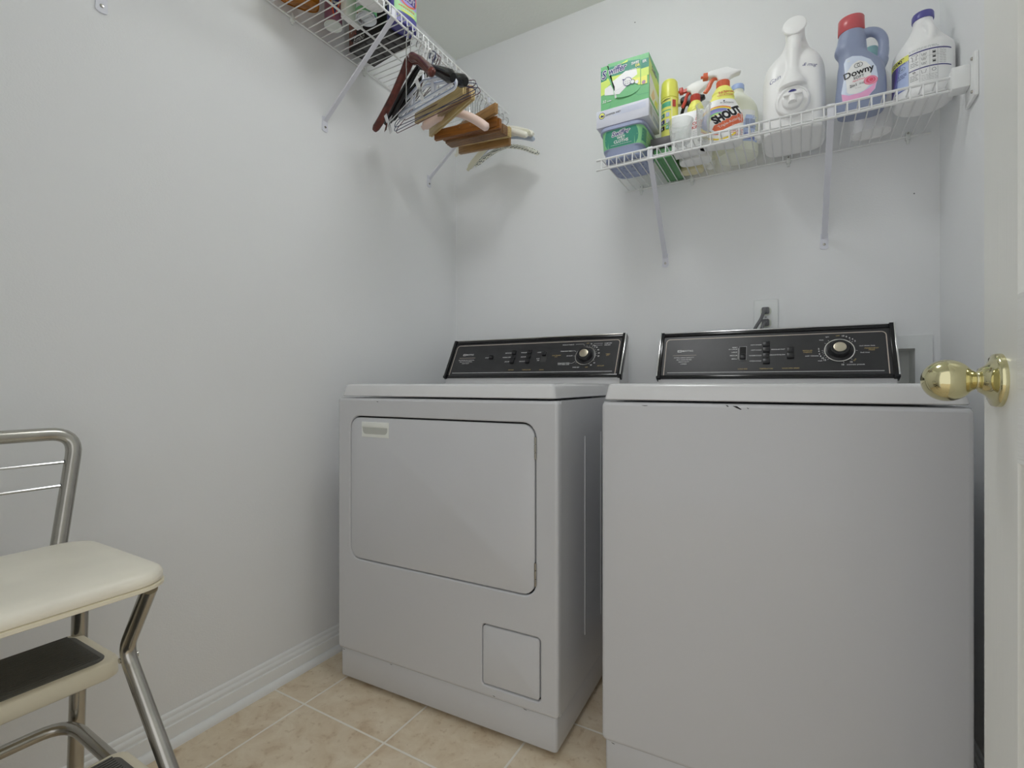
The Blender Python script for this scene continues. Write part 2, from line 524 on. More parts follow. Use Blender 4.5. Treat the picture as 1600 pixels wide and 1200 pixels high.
# ceiling lamp: flush dome (above the frame)
LX, LY = -0.47, 1.06
t = thing('ceiling_lamp', 'round flush ceiling lamp with white glass dome in the middle of the room', 'lamp', (LX, LY, ZC))
g = Geo(); g.lathe([(0.0, 0), (0.10, 0), (0.10, -0.012), (0.085, -0.03), (0, -0.03)], 48); part('base', g, 'trim', t)
m = bpy.data.materials.new('dome_glow'); m.use_nodes = True
b = m.node_tree.nodes['Principled BSDF']; b.inputs['Base Color'].default_value = (0.8, 0.8, 0.8, 1)
b.inputs['Emission Color'].default_value = (0.97, 0.985, 1.0, 1); b.inputs['Emission Strength'].default_value = LAMP_POWER
g = Geo(); g.lathe([(0.10, -0.028), (0.135, -0.030)] + [(0.145 * math.cos(a), -0.045 - 0.055 * math.sin(a)) for a in [i * PI / 2 / 8 for i in range(9)]], 32)
part('glass_dome', g, m, t, angle=80)

# ------------------------------------------------------------------ door (open, flat to the right wall)
DXF = 0.212
def make_door():
    g = Geo(); y0, y1, z0, z1 = -0.03, 0.8755, 0.012, 2.03
    xf, xb = DXF, DXF + 0.035
    cols = [(0.475, 0.761), (0.085, 0.37)]
    rows = [(0.25, 0.812), (1.0, 1.60), (1.72, 1.92)]
    ys = sorted({y0, y1, *[q for c in cols for q in c]}); zs = sorted({z0, z1, *[q for c in rows for q in c]})
    for i in range(len(ys) - 1):
        for j in range(len(zs) - 1):
            a, b_, c, d = ys[i], ys[i + 1], zs[j], zs[j + 1]
            if (a, b_) in cols and (c, d) in rows:
                rings = []
                for ins, dep in ((0, 0), (0.004, 0.0035), (0.010, 0.0065), (0.018, 0.007), (0.034, 0.003), (0.040, 0.0015)):
                    rings.append([Vector((xf + dep, p, q)) for p, q in ((a + ins, c + ins), (b_ - ins, c + ins), (b_ - ins, d - ins), (a + ins, d - ins))])
                g.rings(rings, 2, cap0=False)
            else:
                rail = (a, b_) in cols
                g.add([(xf, a, c), (xf, b_, c), (xf, b_, d), (xf, a, d)], [[0, 1, 2, 3]], 1 if rail else 0)
    g.add([(xf, y0, z0), (xb, y0, z0), (xb, y1, z0), (xf, y1, z0), (xf, y0, z1), (xb, y0, z1), (xb, y1, z1), (xf, y1, z1)],
          [[0, 1, 2, 3], [4, 7, 6, 5], [0, 4, 5, 1], [1, 5, 6, 2], [2, 6, 7, 3]], 0)
    d = structure('door_1', g, ['doorstile', 'doorrail', 'door'], angle=50)
    # knob set
    R = Matrix.Translation((DXF, 0.8165, 0.9045)) @ Matrix.Rotation(-PI / 2, 4, 'Y')
    g = Geo()
    g.lathe([(0.0, 0), (0.0325, 0), (0.0325, 0.004), (0.0315, 0.007), (0.028, 0.0085), (0.024, 0.0095), (0.0185, 0.0135), (0.0155, 0.018), (0.0145, 0.0195)], 48, T=R)
    part('rose', g, 'brass', d, angle=60, label='round polished brass rose plate')
    g = Geo()
    pr = [(0.0135, 0.0175), (0.0138, 0.0195), (0.0122, 0.0205), (0.0110, 0.0215), (0.0110, 0.0235), (0.0125, 0.0245)]
    pr += [(0.0262 * math.cos(a), 0.0495 + 0.0262 * math.sin(a)) for a in [(-56 + i * 146 / 20) * PI / 180 for i in range(21)]]
    g.lathe(pr, 56, T=R); part('knob', g, 'brass', d, angle=60, label='polished brass round door knob')
    g = Geo(); g.box(DXF + 0.005, DXF + 0.03, 0.8745, 0.8775, 0.875, 0.935); part('latch_plate', g, 'brass', d)
    g = Geo()
    for z in (0.25, 1.05, 1.80): g.tube([(DXF - 0.004, -0.034, z - 0.045), (DXF - 0.004, -0.034, z + 0.045)], 0.006, 10)
    part('hinges', g, 'brass', d)
make_door()

# ------------------------------------------------------------------ wall outlet and cords
t = thing('wall_outlet', 'white double wall outlet with two grey plugs above the washer', 'outlet', (-0.0925, YB, 1.12))
g = Geo(); g.box(-0.0365, 0.0365, -0.006, 0, -0.0585, 0.0585, bevel=0.0045, seg=3); part('cover_plate', g, 'outlet', t)
for zz in (0.0195, -0.0195):
    g = Geo(); g.prism(rrect(-0.0165, 0.0165, -0.014, 0.014, 0.0115), 0, 0.0025, T=TX((0, -0.0055, zz), (PI / 2, 0, 0)), bevel=0.0008); part('receptacle', g, 'receptacle', t)
pw = Print((0, -0.008, 0), (1, 0, 0), (0, 0, 1)); pw.disc(0, 0, 0.003, 'grey'); pw.build('screw', t)
for nm, zz, lab, end in (('power_cord', 0.0195, 'grey appliance cord from the upper socket, bending left behind the washer console', -0.055), ('power_cord', -0.0195, 'grey appliance cord from the lower socket, dropping behind the washer console', -0.03)):
    t = thing(nm, lab, 'cord', (-0.0925, YB, 1.12 + zz))
    g = Geo(); g.box(-0.011, 0.011, -0.034, -0.0085, -0.010, 0.011, bevel=0.004); part('plug', g, 'cord', t)
    g = Geo(); g.tube(curve_pts([(0, -0.03, 0.004), (-0.004, -0.046, -0.006), (-0.012, -0.05, -0.03), (end * 0.6, -0.048, -0.07), (end * 0.8, -0.035, -0.14), (end, -0.03, -0.3 + 0.0195 - zz)]), 0.0052, 10)
    part('cable', g, 'cord', t)

# washer valve box
t = thing('washer_outlet_box', 'white recessed plumbing box in the wall beside the washer console', 'outlet box', (0.23, YB, 0.93))
g = Geo()
x0, x1, z0, z1 = 0.125, 0.3345, 0.80, 1.0425
for a in ((x0, BX0, z0, z1), (BX1, x1, z0, z1), (BX0, BX1, z0, BZ0), (BX0, BX1, BZ1, z1)):
    g.box(a[0] - 0.23, a[1] - 0.23, -0.005, 0.0, a[2] - 0.93, a[3] - 0.93)
g.tube([(x1 - 0.23, -0.004, z0 - 0.93), (x1 - 0.23, -0.004, z1 - 0.93), (x0 - 0.23, -0.004, z1 - 0.93)], 0.0012, 6)
part('face_plate', g, 'outlet', t)
g = Geo()
q = [(BX0 - 0.23, BZ0 - 0.93), (BX1 - 0.23, BZ0 - 0.93), (BX1 - 0.23, BZ1 - 0.93), (BX0 - 0.23, BZ1 - 0.93)]
fr = [Vector((a, -0.003, b)) for a, b in q]; bk = [Vector((a * 0.94, 0.06, b * 0.94)) for a, b in q]
g.rings([fr, bk], cap0=False); part('recess', g, 'boxgrey', t)
pw = Print((0.086, -0.0055, 0.008), (1, 0, 0), (0, 0, 1)); pw.disc(0, 0, 0.0035, 'grey'); pw.disc(0, 0, 0.002, 'white'); pw.build('screw', t)
t = tag(part('drain_hose', Geo(), 'hose'), 'black drain hose end in the recessed wall box', 'hose')
g = Geo(); g.tube(curve_pts([(0.24, YB + 0.05, 0.84), (0.238, YB + 0.045, 0.885), (0.225, YB + 0.01, 0.905), (0.213, YB - 0.03, 0.895), (0.21, YB - 0.04, 0.80), (0.205, YB - 0.035, 0.5)]), 0.012, 12)
t.data = to_mesh('drain_hose', g, [M['hose']])

# ================================================================== APPLIANCES
def loop3(pts, y): return [Vector((a, y, b)) for a, b in pts]

def front_panel(g, W, z0, z1, holes, mi=0, th=0.02):
    """enamel front with rounded outer edge; holes: (x0,x1,z0,z1,r) with rolled rims"""
    o = 0.0
    outer = [(rrect(0, W, z0, z1, 0.010), th), (rrect(0, W, z0, z1, 0.010), 0.007), (rrect(0.0012, W - 0.0012, z0 + 0.0012, z1 - 0.0012, 0.0095), 0.0032),
             (rrect(0.0038, W - 0.0038, z0 + 0.0038, z1 - 0.0038, 0.008), 0.0009), (rrect(0.008, W - 0.008, z0 + 0.008, z1 - 0.008, 0.006), 0.0)]
    g.rings([loop3(p, y) for p, y in outer], mi, cap0=False, cap1=False)
    bm = bmesh.new(); edges = []
    def add(pts):
        vs = [bm.verts.new((a, 0, b)) for a, b in pts]
        for i in range(len(vs)): edges.append(bm.edges.new((vs[i], vs[(i + 1) % len(vs)])))
    add(outer[-1][0])
    for (a, b_, c, d, r) in holes:
        rim = [(rrect(a - 0.004, b_ + 0.004, c - 0.004, d + 0.004, r + 0.004), 0.0), (rrect(a - 0.0015, b_ + 0.0015, c - 0.0015, d + 0.0015, r + 0.0015), 0.0008),
               (rrect(a, b_, c, d, r), 0.0028), (rrect(a, b_, c, d, r), 0.014)]
        add(rim[0][0])
        g.rings([loop3(p, y) for p, y in rim], mi, cap0=False, cap1=False)
    bmesh.ops.triangle_fill(bm, edges=edges, use_beauty=True)
    g.bm(bm, mi)

def plate(g, x0, x1, z0, z1, r, y0, y1, mi=0, bev=0.0022):
    rr = [(0, y1), (0, y0 + bev), (bev * 0.3, y0 + bev * 0.3), (bev, y0)]
    g.rings([loop3(rrect(x0 + i, x1 - i, z0 + i, z1 - i, max(r - i, 0.001)), y) for i, y in rr], mi)

def appliance(t, W, dep, z_bot, z_kick, z_top, z_lid0, z_lid1, holes, lid_inset):
    g = Geo()
    g.prism([(0.001, 0.015), (W - 0.001, 0.015), (W - 0.001, dep), (0.001, dep)], z_kick, z_top)
    for q in (0.19, 0.33, 0.5):      # pressed seams in the side sheet
        for xx in (0.0, W): g.box(xx - 0.0012, xx + 0.0012, q, q + 0.004, z_kick + 0.12, z_top - 0.1, bevel=0.0005)
    for xx in (0.001, W - 0.001): g.box(xx - 0.0012, xx + 0.0012, 0.0195, 0.022, z_kick, z_top, bevel=0.0005)
    part('cabinet', g, 'enamel', t)
    g = Geo(); front_panel(g, W, z_kick, z_top, holes); part('front_panel', g, 'enamel', t, angle=50)
    g = Geo(); g.prism(rrect(0.006, W - 0.006, 0.006, dep, 0.01), z_bot, z_kick - 0.0005, bevel=0.003); part('kick_panel', g, 'enamel', t, angle=50)
    g = Geo()
    i0 = lid_inset
    def lr(i, z): return [Vector((a, b, z)) for a, b in rrect(i0 + i, W - i0 - i, 0.002 + i * 1.3, dep - 0.002, 0.016 - i * 0.5, 6)]
    g.rings([lr(0.002, z_lid0), lr(0, z_lid0 + 0.002), lr(0.001, z_lid0 + 0.006), lr(0.006, z_lid1 - 0.008), lr(0.0085, z_lid1 - 0.003), lr(0.013, z_lid1 - 0.0006), lr(0.020, z_lid1)])
    part('top_lid', g, 'enamel2', t, angle=50)
    for fx in (0.06, W - 0.06):
        for fy in (0.07, dep - 0.07):
            g = Geo(); g.lathe([(0, 0), (0.02, 0), (0.02, 0.008), (0.012, 0.01), (0.012, z_bot + 0.02)], 16, T=TX((fx, fy, 0)))
            part('levelling_foot', g, 'black', t)

def console(t, W, yb, zb, yt, zt, zl, topmat):
    """white housing plus tilted black control face; returns frame origin/right/up, S"""
    g = Geo()
    prof = [(yb + 0.004, zl - 0.004), (yb + 0.004, zb - 0.004), (yb + 0.006, zb), (yt + 0.010, zt - 0.004), (yt + 0.016, zt - 0.001), (yt + 0.034, zt - 0.003), (yt + 0.040, zt - 0.01), (yt + 0.042, zl - 0.004)]
    g.rings([[Vector((x, a, b)) for a, b in prof] for x in (0.006, W - 0.006)])
    part('console_housing', g, 'enamel2', t, angle=30)
    S = math.hypot(yt - yb, zt - zb)
    up = Vector((0, yt - yb, zt - zb)).normalized(); rt = Vector((1, 0, 0)); nn = rt.cross(up)  # outward (-y)
    F = Matrix(((rt.x, up.x, nn.x, 0), (rt.y, up.y, nn.y, yb), (rt.z, up.z, nn.z, zb), (0, 0, 0, 1)))
    g = Geo(F)
    # face slab, raised black rim with mitred section
    g.box(0.010, W - 0.010, 0.004, S - 0.004, -0.010, 0.0, 0)
    def rim(a0, b0, a1, b1, sec):   # straight rim pieces
        pass
    rw = 0.010
    g.box(0.004, W - 0.004, S - 0.013, S - 0.002, -0.012, 0.004, 1, bevel=0.0015)
    g.box(0.004, W - 0.004, -0.001, 0.010, -0.012, 0.003, 1, bevel=0.0015)
    part('control_face', g, ['panel', 'blackgloss'], t)
    for x0 in (0.0, W - 0.0135):
        g = Geo(F)
        g.box(x0, x0 + 0.0135, -0.003, S + 0.0005, -0.020, 0.008, 0, bevel=0.0015)
        g.box(x0 + (0 if x0 == 0 else 0.0095), x0 + (0.004 if x0 == 0 else 0.0135), 0.004, S + 0.001, 0.0065, 0.0092, 1, bevel=0.0006)
        part('end_cap', g, ['blackgloss', 'chrome'], t, label='black end cap with a thin chrome edge')
    g = Geo(F); g.box(0.012, W - 0.012, S - 0.0028, S + 0.0012, -0.006, 0.0052, 0, bevel=0.001); part('top_trim', g, topmat, t, label='thin metal trim strip')
    return F, S

def outline(p, W, S, b0, b1, m='tanline', low=0.02):
    r = 0.012
    x0, x1 = 0.0215, W - 0.0215
    pts = [(x0 + 0.001, 0.001), (x0, b1 - r)] + [(x0 + r - r * math.cos(a), b1 - r + r * math.sin(a)) for a in [i * PI / 2 / 6 for i in range(1, 7)]]
    pts += [(x1 - r + r * math.sin(a), b1 - r + r * math.cos(a)) for a in [i * PI / 2 / 6 for i in range(7)]] + [(x1 - 0.001, 0.001)]
    p.line(pts, 0.0024, m)
    p.line([(x0 + 0.012, low), (x1 - 0.012, low)], 0.0015, 'white')

def knob_dial(t, F, a, b, rskirt, rknob, name='timer_dial'):
    T = F @ Matrix.Translation((a, b, 0))
    g = Geo(); g.lathe([(0, 0), (rskirt - 0.001, 0), (rskirt, 0.001), (rskirt - 0.001, 0.003), (rknob + 0.004, 0.0042), (rknob + 0.001, 0.006), (rknob - 0.001, 0.020), (rknob - 0.003, 0.0225), (rknob - 0.0085, 0.0228), (rknob - 0.010, 0.0215), (0, 0.0215)], 56, T=T)
    d = part(name, g, 'black', t, angle=40)
    g = Geo(); g.lathe([(0, 0.0215), (rknob - 0.0105, 0.0215), (rknob - 0.0108, 0.0232), (rknob - 0.013, 0.0238), (0, 0.0238)], 40, T=T)
    part('dial_cap', g, 'steel', d, label='brushed metal cap in the middle of the dial')
    g = Geo(); g.lathe([(rskirt - 0.0012, 0.0012), (rskirt + 0.0014, 0.0012), (rskirt + 0.0014, 0.0034), (rskirt - 0.0012, 0.0034)], 56, T=T, cap0=False, cap1=False)
    part('dial_ring', g, 'chrome', d, label='thin chrome ring around the dial')
    return d

def button(t, F, a0, a1, b0, b1, h, tilt=0.0, name='push_button'):
    g = Geo(F)
    g.box(a0, a1, b0, b1, -0.002, h, 0, bevel=0.0012)
    if tilt: g.box(a0 + 0.001, a1 - 0.001, b1 - 0.004, b1 - 0.001, h - 0.001, h + tilt, 0, bevel=0.0006)
    return part(name, g, 'black', t)

def paint_chip(t, q):
    a, b_, c, d = q
    p = Print((0, 0, 0), (1, 0, 0), (0, 0, 1), lift=0.0002)
    p.poly([(a, b_), ((a + c) / 2, b_ - 0.0005), (c, d), (c - 0.002 * (c - a) / 0.017, d - 0.001), ((a + c) / 2, (b_ + d) / 2 - 0.0016)], 'dark')
    p.build('paint_chip', t, 'small dark chip in the paint')

# ------------------------------------------------ washer
WW = 0.648
rot_w = math.radians(1.75)
washer = thing('washing_machine', 'white top-loading washing machine with plain front, right of the dryer', 'washing machine', (-0.3904, 1.0890, 0), rot_w)
appliance(washer, WW, 0.69, 0.012, 0.0862, 0.8595, 0.864, 0.9012, [], 0.003)
F, S = console(washer, WW, 0.5785, 0.919, 0.658, 1.0715, 0.90, 'chrome')
p = Print((0, 0.5785, 0.919), (1, 0, 0), (0, 0.0795, 0.1525), step=0.00006)
outline(p, WW, S, 0.0, 0.148)
def maytag_logo(p, x, y):
    p.poly(rrect(x - 0.0065, x + 0.0065, y - 0.0042, y + 0.0042, 0.0012), 'white'); p.poly(rrect(x - 0.0048, x + 0.0048, y - 0.0028, y + 0.0028, 0.0008), 'panel')
    for dx in (-0.0026, 0, 0.0026): p.line([(x + dx, y - 0.002), (x + dx, y + 0.002)], 0.0009, 'white')
    p.text('MAYTAG', x + 0.0085, y - 0.0001, 0.0092, 'white', bold=0.012, align='l', sx=0.95)
maytag_logo(p, 0.0668, 0.1012)
p.line([(0.0455, 0.0845), (0.1205, 0.0845)], 0.0011, 'tanline')
for s_, y in (('EXTRA LARGE CAPACITY', 0.0757), ('SELF CLEAN FILTER', 0.0678), ('HEAVY DUTY', 0.0598), ('3 SPEED', 0.0519)):
    p.text(s_, 0.083, y, 0.0056, 'white', bold=0.01)
for s_, y in (('RESET', 0.1085), ('EX LARGE', 0.102), ('LARGE', 0.0911), ('MEDIUM', 0.079), ('SMALL', 0.0667)):
    p.text(s_, 0.2425, y, 0.0056, 'white', bold=0.01, align='r')
p.line([(0.2455, 0.106), (0.2455, 0.0655)], 0.0009, 'white')
p.rect(0.2485, 0.2695, 0.062, 0.1115, 'grey'); p.rect(0.2495, 0.2685, 0.063, 0.1105, 'dark')
for s_, y in (('HOT-WARM', 0.1154), ('HOT-COLD', 0.0965), ('WARM-COLD', 0.0769), ('COLD-COLD', 0.0575)):
    p.text(s_, 0.311, y, 0.0056, 'white', bold=0.01, align='r')
p.text('REGULAR\u00b7FAST', 0.3755, 0.0969, 0.0056, 'white', bold=0.01, align='r')
p.text('DELICATE\u00b7SLOW', 0.3755, 0.0777, 0.0056, 'white', bold=0.01, align='r')
p.text('LOAD SIZE', 0.2595, 0.0299, 0.0056, 'gold', bold=0.01); p.text('TEMPERATURE', 0.3245, 0.0299, 0.0056, 'gold', bold=0.01)
p.text('WASH\u00b7SPIN SPEED', 0.389, 0.0302, 0.0056, 'gold', bold=0.01)
p.text('REGULAR', 0.434, 0.0895, 0.0058, 'gold', bold=0.01); p.text('FABRICS', 0.434, 0.0835, 0.0058, 'gold', bold=0.01)
p.text('soak / delicates', 0.4445, 0.0709, 0.0056, 'white', bold=0.01); p.text('wash', 0.4645, 0.0539, 0.0056, 'white', bold=0.01)
p.text('rinse', 0.4697, 0.1245, 0.0056, 'white', bold=0.01); p.text('spin', 0.4848, 0.1349, 0.0056, 'white', bold=0.01)
p.text('OFF', 0.511, 0.1372, 0.0058, 'gold', bold=0.01)
for s_, x, y in (('10', 0.5242, 0.1357), ('8', 0.532, 0.1328), ('6', 0.5396, 0.1282), ('4', 0.5462, 0.1238), ('2', 0.5519, 0.1172), ('15', 0.5399, 0.0478), ('10', 0.5193, 0.0394), ('2', 0.462, 0.0936), ('4', 0.4622, 0.0854), ('6', 0.4635, 0.0765), ('8', 0.4662, 0.0685), ('10', 0.4712, 0.0616), ('12', 0.4764, 0.0553)):
    p.text(s_, x, y, 0.0072, 'white', bold=0.02)
p.text('cool down rinse', 0.5796, 0.1003, 0.0056, 'white', bold=0.01); p.text('PERMANENT', 0.5896, 0.0915, 0.0058, 'gold', bold=0.01); p.text('PRESS', 0.5896, 0.0858, 0.0058, 'gold', bold=0.01)
p.text('final rinse', 0.5734, 0.078, 0.0056, 'white', bold=0.01); p.text('OFF', 0.5488, 0.0539, 0.0058, 'gold', bold=0.01, rot=50)
p.text('automatic presoak', 0.5499, 0.0392, 0.0056, 'white', bold=0.01)
for a in (128, 145, 180, 188, 196, 206, 216, 226, 282, 312, 356, 40, 50):
    c_, s_ = math.cos(math.radians(a)), math.sin(math.radians(a))
    p.line([(0.513 + 0.0395 * c_, 0.0876 + 0.0395 * s_), (0.513 + 0.0435 * c_, 0.0876 + 0.0435 * s_)], 0.0008, 'white')
p.build('lettering', washer, 'white and gold printed lettering and tan outline')
knob_dial(washer, F, 0.513, 0.0876, 0.0365, 0.0265)
button(washer, F, 0.2515, 0.2665, 0.0645, 0.081, 0.007, 0.002, name='slide_switch')
for i in range(4):
    y = 0.128 - 0.0202 * (i + 1)
    button(washer, F, 0.3145, 0.3335, y + 0.0008, y + 0.0190, 0.005 if i != 2 else 0.003)
for i in range(2):
    y = 0.1053 - 0.0205 * (i + 1)
    button(washer, F, 0.3795, 0.398, y + 0.0008, y + 0.0195, 0.004 + 0.002 * i)
# chips in the enamel
chips = ((0.275, 0.8555, 0.292, 0.849), (0.262, 0.857, 0.268, 0.8545), (0.301, 0.8525, 0.305, 0.851), (0.022, 0.087, 0.031, 0.0855), (0.09, 0.8535, 0.105, 0.853))
for q in chips: paint_chip(washer, q)


# ------------------------------------------------ dryer
DW = 0.724
rot_d = math.radians(2.25)
dryer = thing('clothes_dryer', 'white front-loading clothes dryer with hinged door, beside the left wall', 'dryer', (-1.2176, 1.0485, 0), rot_d)
doorh = (0.0515, 0.6655, 0.379, 0.8055, 0.036)
acch = (0.5125, 0.6780, 0.128, 0.284, 0.010)
appliance(dryer, DW, 0.675, 0.0135, 0.0990, 0.8590, 0.864, 0.9008, [doorh, acch], 0.010)
g = Geo(); g.box(doorh[0] - 0.01, doorh[1] + 0.01, 0.0125, 0.0145, doorh[2] - 0.01, doorh[3] + 0.01); g.box(acch[0] - 0.01, acch[1] + 0.01, 0.0125, 0.0145, acch[2] - 0.01, acch[3] + 0.01)
part('gap_shade', g, 'dark', dryer, label='dark backing that paints shade into the door gaps')  # dark backing plates, painting shade into the door and access panel gaps
g = Geo(); plate(g, doorh[0] + 0.0028, doorh[1] - 0.0035, doorh[2] + 0.0035, doorh[3] - 0.0045, 0.033, 0.0008, 0.0125)
ld = part('loading_door', g, 'enamel', dryer, angle=50)
# door pull; the shade of its hollow is painted as a flat grey patch
hx0, hx1, hz0, hz1 = 0.099, 0.2015, 0.7445, 0.789
g = Geo()
g.box(hx0, hx1, -0.0012, 0.001, hz0, hz1, bevel=0.0006)
g.box(hx0 + 0.001, hx1 - 0.001, -0.0035, 0.0, hz1 - 0.0155, hz1 - 0.0005, bevel=0.0015)
part('door_handle', g, C('handle_white', (186, 188, 184), 0.3), ld)
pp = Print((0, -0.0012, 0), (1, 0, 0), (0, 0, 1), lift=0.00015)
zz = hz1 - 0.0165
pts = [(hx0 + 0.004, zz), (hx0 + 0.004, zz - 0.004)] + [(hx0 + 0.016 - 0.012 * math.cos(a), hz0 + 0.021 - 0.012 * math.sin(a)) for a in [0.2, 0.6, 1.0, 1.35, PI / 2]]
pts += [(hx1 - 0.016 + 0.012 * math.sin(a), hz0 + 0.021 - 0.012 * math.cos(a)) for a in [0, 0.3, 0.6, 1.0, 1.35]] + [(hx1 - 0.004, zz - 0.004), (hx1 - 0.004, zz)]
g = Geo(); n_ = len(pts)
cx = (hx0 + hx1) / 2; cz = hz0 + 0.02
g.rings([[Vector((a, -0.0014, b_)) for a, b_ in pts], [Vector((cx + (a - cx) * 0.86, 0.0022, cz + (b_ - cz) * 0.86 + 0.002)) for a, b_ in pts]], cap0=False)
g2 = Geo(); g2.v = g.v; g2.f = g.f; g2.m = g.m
pp.poly(pts, C('handle_painted_shade', (150, 152, 147), 0.4)); pp.build('recess_shade', ld, 'flat grey patch painting the shade in the door pull hollow')
for a, b_ in ((0.7165, 0.771), (0.409, 0.465)):
    g = Geo(); xh = doorh[1] - 0.0005
    L = b_ - a
    for q in ((0, 0.3), (0.33, 0.67), (0.70, 1.0)):
        g.tube([(xh, -0.0015, a + L * q[0]), (xh, -0.0015, a + L * q[1])], 0.0028, 10)
    g.box(xh - 0.001, xh + 0.001, 0, 0.012, a, b_)
    part('door_hinge', g, 'chrome2', ld, label='small metal hinge')
g = Geo(); plate(g, acch[0] + 0.0028, acch[1] - 0.0035, acch[2] + 0.0035, acch[3] - 0.003, 0.008, 0.0008, 0.0125); part('access_panel', g, 'enamel', dryer, angle=50)
F, S = console(dryer, DW, 0.5515, 0.926, 0.6345, 1.0755, 0.90, 'chrome2')
p = Print((0, 0.5515, 0.926), (1, 0, 0), (0, 0.083, 0.1495), step=0.00006)
outline(p, DW, S, 0, 0.1485)
maytag_logo(p, 0.0675, 0.1042)
p.line([(0.0475, 0.089), (0.1225, 0.089)], 0.0013, 'tanline')
for s_, y in (('ELECTRONIC DRY CONTROL', 0.0787), ('END OF CYCLE SIGNAL', 0.0712), ('HEAVY DUTY', 0.0633)): p.text(s_, 0.0845, y, 0.0056, 'white', bold=0.012)
p.text('START', 0.186, 0.0873, 0.0056, 'white', bold=0.012, align='r')
for s_, x, y in (('MORE DRY', 0.2835, 0.1064), ('NORMAL DRY', 0.2844, 0.0869), ('LESS DRY', 0.2854, 0.0672), ('REGULAR', 0.3486, 0.1062), ('MEDIUM', 0.348, 0.087), ('DELICATE', 0.3499, 0.0671), ('LOUD', 0.408, 0.105), ('SOFT', 0.408, 0.0768), ('OFF', 0.408, 0.0692)):
    p.text(s_, x, y, 0.0056, 'white', bold=0.012, align='r')
p.text('DRYNESS', 0.2992, 0.03, 0.0056, 'gold', bold=0.012); p.text('TEMPERATURE', 0.3637, 0.0298, 0.0056, 'gold', bold=0.012); p.text('SIGNAL', 0.4262, 0.0289, 0.0056, 'gold', bold=0.012)
p.text('ELECTRONIC', 0.4735, 0.0888, 0.0058, 'gold', bold=0.012); p.text('DRY', 0.4735, 0.083, 0.0058, 'gold', bold=0.012)
p.text('REGULAR FABRICS', 0.5117, 0.1334, 0.0054, 'white', bold=0.012); p.text('PERMANENT PRESS', 0.5095, 0.1057, 0.0054, 'white', bold=0.012)
p.text('AIR FLUFF', 0.5246, 0.0853, 0.0054, 'white', bold=0.012); p.text('PERMANENT PRESS', 0.508, 0.0545, 0.0054, 'white', bold=0.012); p.text('WITH PRESS CARE', 0.508, 0.049, 0.0054, 'white', bold=0.012)
p.text('OFF', 0.5859, 0.1363, 0.0056, 'gold', bold=0.012); p.text('OFF', 0.5973, 0.0365, 0.0056, 'gold', bold=0.012); p.text('DAMP DRY', 0.662, 0.1336, 0.0054, 'white', bold=0.012); p.text('LESS DRY', 0.66, 0.1262, 0.0054, 'white', bold=0.012)
p.text('TIMED', 0.6669, 0.0882, 0.0056, 'gold', bold=0.012); p.text('DRY', 0.6669, 0.0828, 0.0056, 'gold', bold=0.012); p.text('AIR FLUFF', 0.6477, 0.041, 0.0056, 'gold', bold=0.012); p.text('OVER DRY', 0.5583, 0.0361, 0.0054, 'white', bold=0.012)
for s_, x, y in (('70', 0.5998, 0.1329), ('60', 0.6126, 0.125), ('50', 0.6221, 0.1178), ('40', 0.6291, 0.1068), ('30', 0.6336, 0.0932), ('20', 0.6339, 0.0807), ('10', 0.6232, 0.053), ('20', 0.6124, 0.0443)): p.text(s_, x, y, 0.0066, 'white', bold=0.02)
p.line([(0.541, 0.1334), (0.571, 0.1334), (0.575, 0.127)], 0.0008, 'white'); p.line([(0.534, 0.1057), (0.542, 0.1057), (0.548, 0.101)], 0.0008, 'white')
p.line([(0.533, 0.053), (0.541, 0.053), (0.552, 0.061)], 0.0008, 'white'); p.line([(0.642, 0.1336), (0.612, 0.1336), (0.604, 0.122)], 0.0008, 'white'); p.line([(0.642, 0.1262), (0.619, 0.1262), (0.612, 0.116)], 0.0008, 'white')
for a in (0, 12, 24, 36, 48, 60, 75, 90, 180, 225, 300, 330):
    c_, s_ = math.cos(math.radians(a)), math.sin(math.radians(a))
    p.line([(0.585 + 0.0395 * c_, 0.0835 + 0.0395 * s_), (0.585 + 0.043 * c_, 0.0835 + 0.043 * s_)], 0.0008, 'white')
p.build('lettering', dryer, 'white and gold printed lettering and tan outline')
knob_dial(dryer, F, 0.585, 0.0835, 0.0365, 0.0265)
for a0, a1, b0, b1 in ((0.190, 0.205, 0.081, 0.0965), (0.2865, 0.3025, 0.0985, 0.1155), (0.288, 0.304, 0.0795, 0.0965), (0.2865, 0.3025, 0.0595, 0.0765), (0.352, 0.368, 0.0985, 0.1155), (0.352, 0.368, 0.079, 0.0965), (0.352, 0.368, 0.0585, 0.0765)):
    button(dryer, F, a0, a1, b0, b1, 0.004 if abs(b0 - 0.0795) < 1e-4 else 0.008, 0.0015)
p = Print((0, 0.5515, 0.926), (1, 0, 0), (0, 0.083, 0.1495), step=0.00006)
p.rect(0.4115, 0.4345, 0.063, 0.1085, C('slot_grey', (66, 66, 66), 0.4, k=1.2)); p.build('switch_slot', dryer)
button(dryer, F, 0.4155, 0.4305, 0.089, 0.106, 0.009, 0.001, name='slide_switch')
chips = ((0.155, 0.8500, 0.163, 0.8485), (0.02, 0.0985, 0.030, 0.0975), (0.205, 0.1003, 0.215, 0.0995), (0.63, 0.1015, 0.642, 0.1005), (0.545, 0.1085, 0.552, 0.107))
for q in chips: paint_chip(dryer, q)


# ================================================================== WIRE SHELVES
def arc_clip():
    pass

